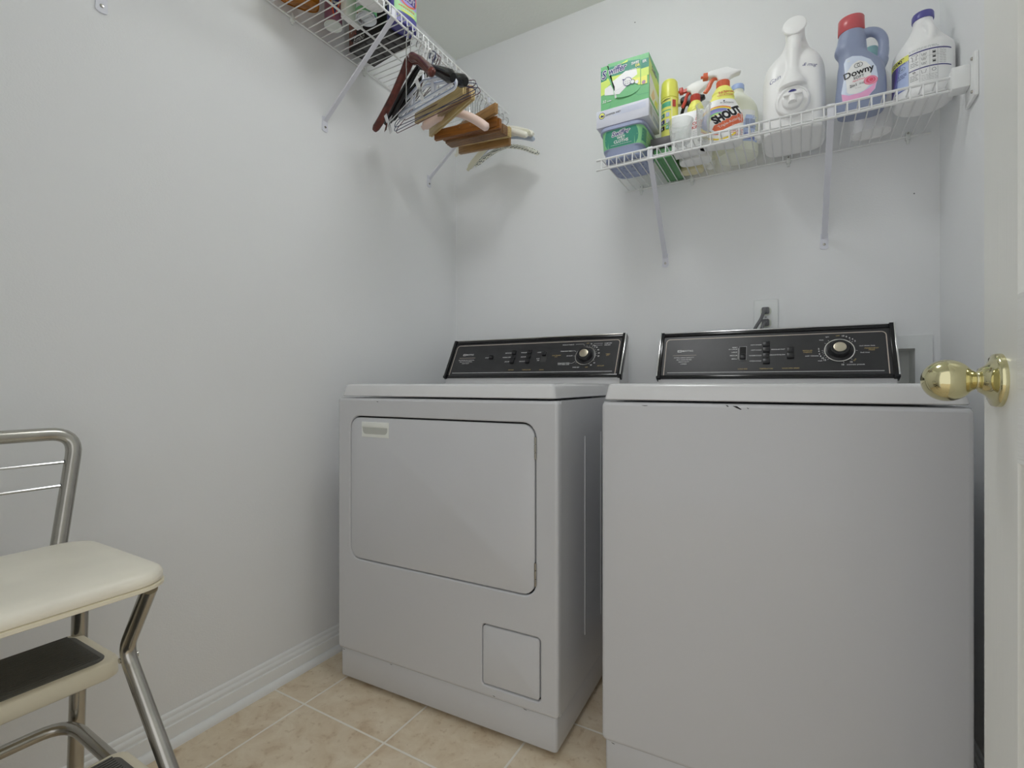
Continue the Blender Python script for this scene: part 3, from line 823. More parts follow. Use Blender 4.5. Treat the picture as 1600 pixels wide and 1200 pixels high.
BZ, BYF, BYM, BLIP = 1.6245, 1.536, 1.588, 1.593
bs = thing('wire_shelf', 'short white wire shelf on the back wall holding cleaning bottles', 'shelf', (0, YB, BZ))
Tb = Matrix.Translation((0, -YB, -BZ))
x0, x1 = -0.563, 0.330
g = Geo(Tb); n_ = 0
xx = x0 + 0.012
while xx < x1:
    g.tube(bend([(xx, YB - 0.006, BZ + 0.0015), (xx, BYF - 0.001, BZ + 0.0015), (xx, BYF - 0.003, BLIP)], 0.004, 3), 0.0018, 6); xx += 0.0254
part('deck_wires', g, 'shelf', bs)
g = Geo(Tb)
for nm, y in (('back_rail', YB - 0.008), ('middle_rail', BYM)):
    g = Geo(Tb); g.tube([(x0, y, BZ - 0.002), (x1, y, BZ - 0.002)], 0.0031, 8); part(nm, g, 'shelf', bs)
for nm, y, z, r in (('front_rail', BYF, BZ, 0.0034), ('lip_rail', BYF, BLIP, 0.0034)):
    g = Geo(Tb); g.tube([(x0, y, z), (x1 - 0.016, y, z)], r, 8); g.lathe([(0, -0.004), (0.0036, -0.003), (0.004, 0.002), (0.0038, 0.009), (0, 0.009)], 10, T=Matrix.Translation((x0 - 0.002, y, z)) @ Matrix.Rotation(PI / 2, 4, 'Y'))
    part(nm, g, 'shelf', bs)
for x in (-0.504, -0.324, -0.027, 0.278):
    g = Geo(Tb); g.box(x - 0.006, x + 0.006, YB - 0.013, YB, BZ - 0.012, BZ + 0.012, bevel=0.002); g.lathe([(0, 0), (0.003, 0), (0.002, 0.003), (0, 0.003)], 10, mi=1, T=TX((x, YB - 0.013, BZ + 0.006), (PI / 2, 0, 0)))
    g.tube([(x, YB - 0.008, BZ - 0.012), (x, YB - 0.006, BZ - 0.022)], 0.004, 8)
    part('wall_clip', g, ['clear', 'chrome2'], bs, label='clear plastic wall clip with a screw')
def strap(parent, T, top, bot, side, w_=0.0165):
    """support bracket: top/bot points; side = unit vector along the wall"""
    top, bot, side = Vector(top), Vector(bot), Vector(side)
    g = Geo(T)
    d = (bot - top).normalized(); n2 = d.cross(side).normalized()
    if n2.z > 0: n2 = -n2
    a = [(-w_ / 2, 0.0), (-w_ / 2 + 0.001, 0.004), (w_ / 2 - 0.001, 0.004), (w_ / 2, 0.0), (w_ / 2 - 0.0015, 0.0), (w_ / 2 - 0.0025, 0.0025), (-w_ / 2 + 0.0025, 0.0025), (-w_ / 2 + 0.0015, 0.0)]
    g.rings([[q + side * u + n2 * v for u, v in a] for q in (top, bot)])
    out = Vector((bot.x - top.x, bot.y - top.y, 0)).normalized()
    # foot plate against the wall
    fz = bot.z; nw = -out
    pts = [(-0.010, 0.012), (0.010, 0.012), (0.0115, -0.032)] + [(0.0115 * math.cos(q), -0.032 - 0.005 * math.sin(q)) for q in [PI * i / 6 for i in range(1, 6)]] + [(-0.0115, -0.032)]
    base = Vector((bot.x, bot.y, fz)) + out * 0.0015
    g.rings([[base + side * u + Vector((0, 0, v)) + nw * q for u, v in pts] for q in (0.0, 0.0035)])
    g.lathe([(0, 0), (0.0042, 0), (0.0035, 0.002), (0, 0.0025)], 12, mi=1, T=Matrix.Translation(base + Vector((0, 0, -0.022)) + nw * 0.0035) @ nw.to_track_quat('Z', 'Y').to_matrix().to_4x4())
    # hook over the lip
    g.box(-0.008, 0.008, -0.004, 0.004, -0.004, 0.034, 0, bevel=0.0015, T=Matrix.Translation(top) @ side.to_track_quat('X', 'Z').to_matrix().to_4x4())
    part('support_bracket', g, ['bracket', 'chrome2'], parent)
for xt, xb in ((-0.396, -0.418), (0.074, 0.071)):
    strap(bs, Tb, (xt, BYF + 0.004, BLIP + 0.004), (xb, YB - 0.0015, 1.360), (1, 0, 0))
g = Geo(Tb)
g.box(0.311, 0.3435, BYF - 0.020, BYF + 0.020, BLIP - 0.006, BLIP + 0.045, bevel=0.002)
g.box(0.3435, XR - 0.0005, BYF - 0.048, BYF + 0.024, BLIP - 0.042, BLIP + 0.058, bevel=0.0012)
for zz in (BLIP - 0.028, BLIP + 0.047): g.lathe([(0, 0), (0.004, 0), (0.003, 0.003), (0, 0.003)], 12, mi=1, T=TX((0.3435, BYF - 0.034, zz), (0, -PI / 2, 0)))
part('end_bracket', g, ['trim', 'chrome2'], bs, label='white plastic end bracket screwed to the right wall')

LZ, LXF, LXM, LLIP = 2.0305, -1.053, -1.201, 2.0
ls = thing('wire_shelf', 'long white wire shelf high on the left wall with hangers below', 'shelf', (XL, 0.9, LZ))
Tl = Matrix.Translation((-XL, -0.9, -LZ))
y0, y1 = 0.02, 1.80
g = Geo(Tl); yy = y0 + 0.010
while yy < y1:
    g.tube(bend([(XL + 0.006, yy, LZ + 0.0015), (LXF + 0.001, yy, LZ + 0.0015), (LXF + 0.003, yy, LLIP)], 0.004, 3), 0.0018, 6); yy += 0.0254
part('deck_wires', g, 'shelf', ls)
g = Geo(Tl)
for nm, x, z, r in (('back_rail', XL + 0.008, LZ - 0.002, 0.0031), ('middle_rail', LXM, LZ - 0.002, 0.0034), ('front_rail', LXF, LZ, 0.0032), ('lip_rail', LXF, LLIP, 0.0032)):
    g = Geo(Tl); g.tube([(x, y0, z), (x, y1, z)], r, 8); part(nm, g, 'shelf', ls)
for y in (0.107, 0.402, 0.696, 0.991, 1.286, 1.581):
    g = Geo(Tl); g.box(XL, XL + 0.013, y - 0.006, y + 0.006, LZ - 0.012, LZ + 0.012, bevel=0.002)
    g.tube([(XL + 0.007, y, LZ - 0.012), (XL + 0.005, y, LZ - 0.020)], 0.0045, 8)
    part('wall_clip', g, 'clear', ls, label='clear plastic wall clip')
for y in (0.507, 1.116, 1.652): strap(ls, Tl, (LXF - 0.004, y, LLIP + 0.003), (XL + 0.0015, y, 1.772), (0, 1, 0), w_=0.016)

# ================================================================== SHELF CONTENTS (back wall)
SB = BZ + 0.0032     # surface of the back shelf
SL = LZ + 0.0032     # surface of the left shelf
C('tub_blue', (122, 130, 154), 0.35); C('tub_green', (112, 164, 118), 0.35); C('dk_green', (52, 116, 98), 0.4)
C('mid_green', (94, 152, 106), 0.4); C('lime', (168, 186, 92), 0.4); C('lemon', (202, 200, 98), 0.35); C('navy', (52, 52, 110), 0.4, k=1.4)
C('paper', (184, 186, 196), 0.5, k=1.45); C('plainwhite', (206, 207, 207), 0.35, k=1.5); C('red', (172, 68, 58), 0.3, k=1.4); C('orange', (192, 96, 66), 0.35, k=1.4)
C('ink', (34, 34, 40), 0.4, k=1.0); C('bluegrey', (104, 112, 158), 0.4); C('pale_blue', (148, 160, 188), 0.35)

def strip_text(p, x0, x1, y, m, h=0.0012, words=6, seed=1):
    """illegible small print: broken dashes"""
    rnd = random.Random(seed); x = x0
    while x < x1 - 0.002:
        L = rnd.uniform(0.003, 0.009); e = min(x + L, x1)
        p.rect(x, e, y - h / 2, y + h / 2, m, layer=p.layer or 1); x = e + 0.0012

# wet cloth tub
t = thing('wet_cloths_tub', 'blue and green plastic tub of wet cloths at the left end of the back shelf', 'tub', (-0.4925, 1.648, SB))
g = Geo()
hw, hd = 0.0725, 0.097
loft(g, [(0, 0, 0, hw - 0.014, hd - 0.014, 5), (0.003, 0, 0, hw - 0.010, hd - 0.010, 5), (0.03, 0, 0, hw - 0.008, hd - 0.008, 5), (0.034, 0, 0, hw - 0.005, hd - 0.006, 6), (0.095, 0, 0, hw - 0.001, hd - 0.002, 6), (0.098, 0, 0, hw - 0.001, hd - 0.002, 6)], seg=48)
bt = bvh_of(g)
tubg = g
g = Geo(); loft(g, [(0.093, 0, 0, hw + 0.002, hd + 0.001, 6), (0.094, 0, 0, hw + 0.004, hd + 0.003, 6), (0.103, 0, 0, hw + 0.004, hd + 0.003, 6), (0.106, 0, 0, hw + 0.001, hd, 6), (0.107, 0, 0, hw - 0.004, hd - 0.004, 6)], seg=48)
part('tub_lid', g, C('lid_blue', (132, 138, 162), 0.3), t, angle=30)
p = Print((0, -hd - 0.02, 0.0), (1, 0, 0), (0, 0, 1), bt, fine=0.008)
p.rect(-0.069, 0.069, 0.036, 0.0925, 'tub_green')
p.poly([(-0.047, 0.036 + 0.001), (0.047, 0.036 + 0.001), (0.053, 0.05), (0.055, 0.065), (0.053, 0.080), (0.048, 0.0915), (-0.048, 0.0915), (-0.053, 0.080), (-0.055, 0.065), (-0.053, 0.05)], 'dk_green')
p.text('Swiffer', 0, 0.079, 0.021, 'white', bold=0.09, shear=0.25, rot=4); p.text('Swiffer', 0, 0.079, 0.021, 'navy', bold=0.015, shear=0.25, rot=4)
p.text('WET', 0.0, 0.0635, 0.0125, 'white', bold=0.03); p.text('CLOTHS', 0.0, 0.0525, 0.0125, 'white', bold=0.03)
strip_text(p, -0.034, 0.034, 0.0435, 'white', 0.001)
p.build('label_front', t, 'green label with dark oval reading WET CLOTHS')
p = Print((hw + 0.02, 0, 0), (0, 1, 0), (0, 0, 1), bt, fine=0.01)
p.rect(-0.092, 0.09, 0.036, 0.0925, 'tub_green'); p.rect(-0.08, -0.05, 0.045, 0.085, 'dk_green')
for i in range(6): strip_text(p, -0.045, 0.08, 0.048 + i * 0.007, 'lime' if i % 2 else 'white', 0.0016, seed=i)
p.build('label_side', t)
p = Print((0, 0, 0), (1, 0, 0), (0, -1, 0), None)
p.n = Vector((0, 0, -1))
g = Geo()
for i in range(4):
    for j in range(5): g.tube([(-0.048 + i * 0.028, -0.075 + j * 0.034, -0.0005), (-0.034 + i * 0.028, -0.075 + j * 0.034, -0.0005)], 0.0022, 6)
g.lathe([(0.026, 0.001), (0.026, -0.001), (0.029, -0.001), (0.029, 0.001)], 28, cap0=False, cap1=False)
tubg.add(g.v, g.f); part('tub_body', tubg, 'tub_blue', t, angle=30)

# grey-white carton on the tub
t = thing('pad_box', 'flat pale grey carton lying on the wet cloths tub under the green box', 'box', (-0.4875, 1.548, SB + 0.1073))
g = Geo(); g.box(-0.0855, 0.0855, 0, 0.137, 0, 0.0545, bevel=0.001); part('carton', g, 'paper', t)
p = Print((0, 0, 0), (1, 0, 0), (0, 0, 1))
p.disc(-0.066, 0.037, 0.0105, 'navy'); p.disc(-0.066, 0.037, 0.0088, 'lemon'); p.poly([(-0.072, 0.033), (-0.068, 0.041), (-0.064, 0.037), (-0.060, 0.041), (-0.060, 0.032)], 'navy')
p.text('SWIFFER WET', -0.028, 0.036, 0.008, 'ink', rot=2, bold=0.01)
for i in range(4): strip_text(p, 0.0 - i * 0.01, 0.076, 0.045 - i * 0.005, 'pale_blue', 0.0009, seed=i + 9)
p.build('lettering', t)
p = Print((0.0855, 0.068, 0), (0, 1, 0), (0, 0, 1))
p.rect(-0.055, -0.028, 0.012, 0.045, 'grey'); p.rect(-0.015, 0.055, 0.008, 0.026, 'tub_blue'); strip_text(p, -0.02, 0.06, 0.035, 'ink', 0.001); strip_text(p, -0.02, 0.06, 0.041, 'ink', 0.001)
p.build('label_side', t)

# green sweeper cloth box with a torn-open front
t = thing('duster_refill_box', 'green carton of dry sweeping cloths with torn front flap, topmost of its stack', 'box', (-0.4805, 1.552, SB + 0.1625))
g = Geo(); bw, bd, bh = 0.078, 0.128, 0.143
V = [(-bw, 0, 0), (bw, 0, 0), (bw, bd, 0), (-bw, bd, 0), (-bw, 0, bh), (bw, 0, bh), (bw, bd, bh), (-bw, bd, bh)]
g.add(V, [[0, 3, 2, 1], [4, 5, 6, 7], [1, 2, 6, 5], [2, 3, 7, 6], [3, 0, 4, 7]])
# front face with a wedge hole
g.add([(a, 0, b_) for a, b_ in [(-bw, 0), (-0.034, 0.0), (-0.034, 0.055), (-0.0575, bh), (-bw, bh)]], [[0, 1, 2, 3, 4]])
g.add([(a, 0, b_) for a, b_ in [(-0.034, 0), (bw, 0), (bw, bh), (-0.0535, bh), (-0.0265, 0.055), (-0.034, 0.055)]], [[0, 1, 2, 3, 4, 5]])
part('carton', g, 'mid_green', t)
g = Geo(); g.box(-0.065, -0.01, 0.0012, 0.004, 0.045, bh - 0.001); part('inside_shade', g, 'dark', t, label='dark sheet for the shade inside the torn front')  # flat dark sheet standing in for the shade inside the carton
SL_ = 0.055
def flapz(x): return -0.0008 - max(0.0, (0.052 - x)) * SL_
fl = [(-0.0525, bh), (0.052, bh), (0.0525, 0.09), (0.051, 0.042), (0.044, 0.034), (0.034, 0.0285), (0.018, 0.0245), (-0.004, 0.0245), (-0.020, 0.027), (-0.0245, 0.030), (-0.0268, 0.054)]
g = Geo()
fr = [Vector((a, flapz(a), b_)) for a, b_ in fl]; bk = [v + Vector((0, 0.0006, 0)) for v in fr]
g.rings([bk, fr]); fo = part('torn_flap', g, 'mid_green', t, angle=20)
def clip_poly(pts, x0, x1):
    out = pts
    for sgn, lim in ((1, x0), (-1, x1)):
        res = []
        for i in range(len(out)):
            a, b_ = out[i], out[(i + 1) % len(out)]
            ia, ib = sgn * (a[0] - lim) >= 0, sgn * (b_[0] - lim) >= 0
            if ia: res.append(a)
            if ia != ib:
                q = (lim - a[0]) / (b_[0] - a[0]); res.append((lim, a[1] + q * (b_[1] - a[1])))
        out = res
        if not out: return []
    return out
art = [([(-bw, 0.100), (-0.05, 0.101), (-0.01, 0.101), (0.03, 0.106), (bw, 0.100), (bw, 0.072), (0.045, 0.070), (0.0, 0.066), (-0.04, 0.056), (-bw, 0.050)], 'lime'),
       ([(-bw, 0.130), (-0.03, 0.131), (0.01, 0.135), (0.04, 0.131), (bw, 0.126), (bw, 0.098), (0.03, 0.104), (-0.01, 0.099), (-0.045, 0.099), (-bw, 0.094)], 'dk_green'),
       ([(-0.065, 0.0695), (-0.03, 0.086), (0.005, 0.105), (0.040, 0.102), (0.042, 0.084), (0.018, 0.072), (0.0084, 0.055), (-0.015, 0.0366), (-0.032, 0.040), (-0.0655, 0.0486)], 'plainwhite'),
       ([(0.020, 0.074), (0.073, 0.073), (0.073, 0.048), (0.046, 0.050), (0.040, 0.058), (0.022, 0.064)], 'lemon')]
def box_art(p, xa, xb, swap=0):
    for pts, m_ in art:
        q = clip_poly(pts, xa, xb)
        if len(q) > 2: p.poly(q, m_)
p = Print((0, 0, 0), (1, 0, 0), (0, 0, 1), lift=0.0004)
box_art(p, -bw, -0.0585)
p2 = clip_poly(art[2][0], -0.0585, -0.0365); p.poly([(-0.0585, 0.072), (-0.0445, 0.0775), (-0.036, 0.058), (-0.0345, 0.042), (-0.0585, 0.047)], 'plainwhite')
p.poly([(-0.0585, 0.100), (-0.0525, 0.1005), (-0.0445, 0.080), (-0.0585, 0.072)], 'lime')
p.rect(0.0535, bw, 0.098, 0.1265, 'dk_green'); p.rect(0.0535, bw, 0.073, 0.098, 'lime'); p.rect(0.0535, 0.073, 0.048, 0.073, 'lemon')
p.disc(0.062, 0.054, 0.0058, C('mauve', (150, 120, 140), 0.5))
p.text('S', -0.0665, 0.1135, 0.036, 'white', bold=0.075, shear=0.25, rot=4, sx=0.8); p.text('S', -0.0665, 0.1135, 0.036, 'navy', bold=0.02, shear=0.25, rot=4, sx=0.8)
p.text('ER', 0.0655, 0.1185, 0.0115, 'white', bold=0.03)
p.text('32', -0.066, 0.027, 0.0125, 'white', bold=0.02, shear=0.2); strip_text(p, -0.056, -0.040, 0.026, 'white', 0.0028)
p.poly([(-0.034, 0.054), (-0.0285, 0.054), (-0.0235, 0.030), (-0.030, 0.028)], 'plainwhite')
p.line([(0.034, 0.034), (0.037, 0.024), (0.045, 0.018), (bw, 0.017)], 0.0007, 'dk_green'); p.line([(-bw + 0.02, 0.0), (-0.046, 0.006), (-0.044, 0.018)], 0.0007, 'dk_green')
p.build('artwork', t, 'lime, dark green and white print')
rt = Vector((1, SL_, 0)).normalized()
p = Print((0, flapz(0), 0), rt, (0, 0, 1), lift=0.0003)
box_art(p, -0.030, 0.0515)
for pts, m_ in ((art[0][0], 'lime'), (art[1][0], 'dk_green')):
    pass
p.poly([(-0.050, 0.130), (-0.030, 0.131), (-0.030, 0.099), (-0.040, 0.099)], 'dk_green'); p.poly([(-0.040, 0.099), (-0.030, 0.099), (-0.030, 0.086), (-0.037, 0.083)], 'lime'); p.poly([(-0.037, 0.083), (-0.030, 0.086), (-0.030, 0.041), (-0.0275, 0.041), (-0.0285, 0.06)], 'plainwhite')
p.text('wiffer', -0.020, 0.1175, 0.030, 'white', bold=0.075, shear=0.3, rot=4, sx=0.82); p.text('wiffer', -0.020, 0.1175, 0.030, 'navy', bold=0.02, shear=0.3, rot=4, sx=0.82)
p.poly([(-0.012, 0.130), (0.012, 0.139), (0.012, 0.132), (0.004, 0.131)], 'lime')
p.text('SWEE', 0.036, 0.1215, 0.0115, 'white', bold=0.03, sx=0.85); p.text('DR', 0.044, 0.112, 0.0105, 'lemon', bold=0.03); strip_text(p, 0.018, 0.050, 0.104, 'white', 0.0012)
p.disc(0.0115, 0.069, 0.0138, 'navy'); p.disc(0.0115, 0.069, 0.0120, 'plainwhite'); p.poly([(-0.006, 0.080), (0.002, 0.079), (0.0, 0.074)], 'navy'); p.disc(0.0275, 0.064, 0.0072, 'navy'); p.disc(0.0275, 0.064, 0.0058, 'plainwhite'); p.disc(0.041, 0.060, 0.0055, 'plainwhite')
for i in range(7): p.disc(0.0055 + (i % 3) * 0.006, 0.063 + (i // 3) * 0.0065, 0.0017, 'grey')
p.line([(-0.029, 0.047), (0.005, 0.060)], 0.0005, 'grey')
p.build('artwork', fo, 'white cloth picture under slanted navy lettering')
p = Print((bw, bd / 2, 0), (0, 1, 0), (0, 0, 1))
p.poly([(-0.064, 0.05), (0.064, 0.02), (0.064, 0.105), (-0.064, 0.13)], 'lime'); p.poly([(-0.055, 0.01), (0.055, 0.005), (0.055, 0.06), (-0.055, 0.085)], 'plainwhite')
p.poly([(-0.04, 0.02), (-0.02, 0.012), (0.01, 0.035), (-0.01, 0.055)], C('skin_print', (206, 170, 140), 0.5)); p.poly([(0, 0.012), (0.04, 0.01), (0.045, 0.035), (0.01, 0.03)], 'lemon')
p.text('Swiffer', 0.0, 0.112, 0.022, 'navy', shear=0.2, bold=0.01)
p.build('artwork_side', t)

# dark and green flat case under the spray can
t = thing('flat_case', 'flat green case with dark grey end, under the yellow spray can', 'case', (-0.381, 1.63, SB))
g = Geo(); g.box(-0.027, 0.030, 0.002, 0.205, 0, 0.034, bevel=0.002); g.box(-0.008, -0.006, 0.004, 0.203, -0.0012, 0, 0); g.box(0.012, 0.014, 0.004, 0.203, -0.0012, 0, 0)
part('base', g, C('case_green', (70, 116, 74), 0.45), t)
g = Geo(); g.box(-0.036, 0.031, -0.004, 0.207, 0.0345, 0.068, bevel=0.0015); part('lid', g, C('case_grey', (84, 82, 84), 0.5, k=1.4), t)

# yellow aerosol
t = thing('aerosol_can', 'yellow spray can with domed yellow cap and green bands, beside the green carton', 'spray can', (-0.372, 1.70, SB + 0.0683))
g = Geo(); g.lathe([(0, 0), (0.027, 0), (0.0282, 0.002), (0.0272, 0.005), (0.027, 0.008)], 40); part('bottom_rim', g, C('can_white', (180, 182, 184), 0.3), t)
g = Geo(); g.lathe([(0.027, 0.008), (0.027, 0.150), (0.0285, 0.151), (0.0285, 0.153)], 40, cap0=False, cap1=False); bt = bvh_of(g); part('can_body', g, 'lemon', t)
g = Geo(); g.lathe([(0.0288, 0.150), (0.0285, 0.170), (0.0265, 0.195), (0.0255, 0.205), (0.021, 0.2115), (0, 0.213)], 40); part('cap', g, C('cap_yellow', (184, 184, 84), 0.3), t)
p = Print((0, -0.05, 0), (1, 0.12, 0), (0, 0, 1), bt, fine=0.006)
p.rect(-0.025, 0.012, 0.118, 0.134, C('teal_green', (74, 150, 120), 0.4)); p.rect(-0.025, 0.012, 0.105, 0.108, 'teal_green'); p.rect(-0.025, 0.012, 0.060, 0.063, 'teal_green')
p.text('Scrubbing', -0.006, 0.1415, 0.0085, 'ink', bold=0.02, shear=0.3, rot=6)
for i in range(3):
    for j in range(2):
        x_, y_ = -0.018 + j * 0.015, 0.085 - i * 0.021
        p.rect(x_, x_ + 0.011, y_, y_ + 0.013, ('dk_green', 'pale_blue', 'navy', 'paper', 'ink', 'teal_green')[i * 2 + j]); p.rect(x_ + 0.002, x_ + 0.006, y_ + 0.003, y_ + 0.009, 'paper')
p.rect(0.0145, 0.0155, 0.04, 0.145, 'plainwhite')
p.rect(0.017, 0.0255, 0.115, 0.138, 'red')
p.build('can_print', t, 'green bands, red block and small pictures')

# plain white carton with red print
t = thing('white_carton', 'small white carton with red print standing behind the clear measuring cups', 'box', (-0.298, 1.60, SB))
g = Geo(); g.box(-0.046, 0.046, 0, 0.065, 0, 0.112, bevel=0.0012); part('carton', g, 'plainwhite', t)
p = Print((0, 0, 0), (1, 0, 0), (0, 0, 1))
p.text('DUAL', 0.030, 0.093, 0.009, 'red', bold=0.02, rot=84); p.text('COLOR', 0.030, 0.072, 0.013, 'red', bold=0.02, rot=4); p.text('KING', 0.030, 0.060, 0.013, 'red', bold=0.02, rot=4)
for i in range(4): strip_text(p, 0.018, 0.043, 0.048 - i * 0.006, 'grey', 0.001, seed=i)
p.build('lettering', t)

def clear_mat():
    m = mat('clear_plastic', (235, 238, 236), 0.06, k=1.2)
    nt = m.node_tree; b = nt.nodes['Principled BSDF']; out = [n for n in nt.nodes if n.type == 'OUTPUT_MATERIAL'][0]
    tr = nt.nodes.new('ShaderNodeBsdfTransparent'); tr.inputs[0].default_value = (0.94, 0.95, 0.945, 1)
    mx = nt.nodes.new('ShaderNodeMixShader'); lw = nt.nodes.new('ShaderNodeLayerWeight'); lw.inputs[0].default_value = 0.35
    mr = nt.nodes.new('ShaderNodeMapRange'); mr.inputs[3].default_value = 0.07; mr.inputs[4].default_value = 0.75
    nt.links.new(lw.outputs['Facing'], mr.inputs[0]); nt.links.new(mr.outputs[0], mx.inputs[0])
    nt.links.new(tr.outputs[0], mx.inputs[1]); nt.links.new(b.outputs[0], mx.inputs[2]); nt.links.new(mx.outputs[0], out.inputs[0])
    return m
M['clearp'] = clear_mat()
def cup(t, r, h, r0):
    g = Geo(); g.lathe([(0, 0.0), (r0 - 0.004, 0), (r0, 0.003), (r, h - 0.002), (r + 0.002, h), (r, h + 0.0008), (r - 0.0015, h - 0.001), (r0 - 0.0015, 0.0045), (0, 0.003)], 40)
    for q in (0.35, 0.55, 0.75):
        rr = r0 + (r - r0) * q + 0.0004
        g.tube([(rr * math.cos(a), rr * math.sin(a), h * q) for a in [math.radians(-150 + i * 8) for i in range(9)]], 0.0004, 5, mi=1)
    part('cup_wall', g, ['clearp', 'grey'], t, angle=50)
t = thing('measuring_cup', 'wide clear plastic cup at the front of the shelf before the white carton', 'cup', (-0.3085, 1.5575, SB)); cup(t, 0.0355, 0.066, 0.027)
t = thing('measuring_cup', 'narrow clear plastic cup standing between the white carton and the large spray bottle', 'cup', (-0.2455, 1.572, SB)); cup(t, 0.0205, 0.106, 0.0165)

# trigger heads -------------------------------------------------------
def trigger_head(t, z, body, coll, trig, s=1.0, dx=0.0, wide=False):
    """nozzle points to -x; collar at height z"""
    g = Geo(); g.lathe([(0, z), (0.0145 * s, z), (0.0150 * s, z + 0.001), (0.0150 * s, z + 0.020 * s), (0.0135 * s, z + 0.022 * s), (0, z + 0.022 * s)], 30, T=TX((dx, 0, 0)))
    for i in range(24):
        a = 2 * PI * i / 24; g.tube([(dx + 0.015 * s * math.cos(a), 0.015 * s * math.sin(a), z + 0.001), (dx + 0.015 * s * math.cos(a), 0.015 * s * math.sin(a), z + 0.019 * s)], 0.0006, 4)
    part('collar', g, coll, t)
    zz = z + 0.022 * s
    pf = [(-0.036, 0.018), (-0.036, 0.034), (-0.030, 0.037), (-0.005, 0.042), (0.008, 0.044), (0.018, 0.037), (0.030, 0.030), (0.040, 0.028), (0.040, 0.020), (0.030, 0.017), (0.017, 0.010), (0.013, -0.001), (-0.011, -0.001), (-0.014, 0.014), (-0.024, 0.018)]
    if wide: pf = [(-0.026, 0.016), (-0.026, 0.030), (-0.012, 0.038), (0.010, 0.042), (0.032, 0.038), (0.040, 0.030), (0.040, 0.023), (0.026, 0.014), (0.014, 0.006), (0.011, -0.001), (-0.011, -0.001), (-0.014, 0.012)]
    g = Geo(); g.prism([(a * s + dx, b_ * s) for a, b_ in pf], -0.0115 * s, 0.0115 * s, T=Matrix.Translation((0, 0, zz)) @ Matrix.Rotation(PI / 2, 4, 'X'), bevel=0.004 * s, seg=3)
    part('sprayer_head', g, body, t, angle=50)
    x0 = -0.036 if not wide else -0.040
    g = Geo(); g.box((x0 - 0.010) * s + dx, (x0 + 0.002) * s + dx, -0.009 * s, 0.009 * s, zz + 0.016 * s, zz + 0.034 * s, bevel=0.002 * s)
    g.tube([((x0 - 0.008) * s + dx, 0, zz + 0.025 * s), ((x0 - 0.015) * s + dx, 0, zz + 0.025 * s)], 0.004 * s, 12)
    if wide: g.box((x0) * s + dx, (-0.024) * s + dx, -0.005 * s, 0.005 * s, zz + 0.018 * s, zz + 0.028 * s)
    part('nozzle', g, coll, t)
    g = Geo(); g.tube([(p_[0] * s + dx, 0, zz + p_[1] * s) for p_ in curve_pts([(-0.014, 0.015, 0), (-0.023, 0.012, 0), (-0.029, 0.0, 0), (-0.033, -0.014, 0), (-0.041, -0.030, 0)], 4)], 0.0055 * s, 8, flat=(0.9, (0, 1, 0)))
    part('trigger', g, trig, t)

def shout_body(t, s=1.0, matn='plainwhite'):
    g = Geo()
    secs = [(0, 0, 0, 0.046, 0.026, 3), (0.002, 0, 0, 0.049, 0.029, 3), (0.010, 0, 0, 0.0505, 0.030, 3), (0.05, 0, 0, 0.0515, 0.030, 2.8), (0.09, 0, 0, 0.0495, 0.029, 2.6), (0.115, 0, 0, 0.044, 0.027, 2.4),
            (0.14, -0.001, 0, 0.034, 0.025, 2.2), (0.155, -0.001, 0, 0.0285, 0.023, 2), (0.162, 0, 0, 0.027, 0.022, 2), (0.170, 0, 0, 0.0245, 0.0215, 2), (0.176, 0, 0, 0.0255, 0.022, 2), (0.184, 0, 0, 0.0215, 0.0195, 2), (0.192, 0, 0, 0.0185, 0.0175, 2), (0.198, 0, 0, 0.0145, 0.0145, 2), (0.200, 0, 0, 0.0135, 0.0135, 2)]
    secs = smooth_secs([tuple(v * s if i < 5 else v for i, v in enumerate(c)) for c in secs], 3)
    loft(g, secs, seg=48)
    return g
# front stain remover bottle
t = thing('stain_remover_spray', 'white and yellow stain remover bottle with rainbow print and orange trigger', 'spray bottle', (-0.199, 1.637, SB), math.radians(15))
t.scale = (1.25, 1.1, 0.89)
g = shout_body(t)
for v_ in g.v: v_.x -= 0.0065 * max(0.0, min(1.0, (0.17 - v_.z) / 0.06))
bt = bvh_of(g)
for i, f_ in enumerate(g.f):
    zc = sum(g.v[k].z for k in f_) / len(f_)
    g.m[i] = 1 if zc > 0.148 else 0
part('bottle', g, ['plainwhite', 'lemon'], t, angle=50)
p = Print((0, -0.05, 0), (1, 0, 0), (0, 0, 1), bt, fine=0.005, step=0.0001)
cx, cy = -0.012, 0.072
for r_, m_ in ((0.050, 'orange'), (0.047, C('amber_print', (226, 170, 60), 0.4)), (0.042, 'bluegrey'), (0.034, C('violet_print', (128, 120, 170), 0.4)), (0.028, 'tub_green'), (0.023, 'lemon'), (0.016, 'plainwhite')):
    p.disc(cx, cy, r_, m_, n=40)
p.poly([(-0.030, 0.034), (-0.036, 0.045), (-0.034, 0.068), (-0.028, 0.082), (0.05, 0.126), (0.05, 0.02), (0.0, 0.014)], 'plainwhite')
p.poly([(-0.028, 0.042), (-0.024, 0.055), (0.049, 0.103), (0.049, 0.066), (-0.004, 0.037), (-0.022, 0.035)], 'orange')
p.poly([(0.038, 0.098), (0.049, 0.112), (0.049, 0.070), (0.040, 0.066)], 'orange')
p.text("SHOUT", 0.0055, 0.0875, 0.036, 'white', bold=0.09, shear=0.15, rot=31, sx=0.60); p.text("SHOUT", 0.0055, 0.0875, 0.036, 'ink', bold=0.06, shear=0.15, rot=31, sx=0.60)
p.text('Triple-Acting', 0.009, 0.0605, 0.0125, 'white', bold=0.0, rot=31, sx=0.82); strip_text(p, 0.016, 0.03, 0.052, 'white', 0.001)
for i in range(3): strip_text(p, 0.012, 0.042, 0.036 - i * 0.005, 'red', 0.0016, seed=i)
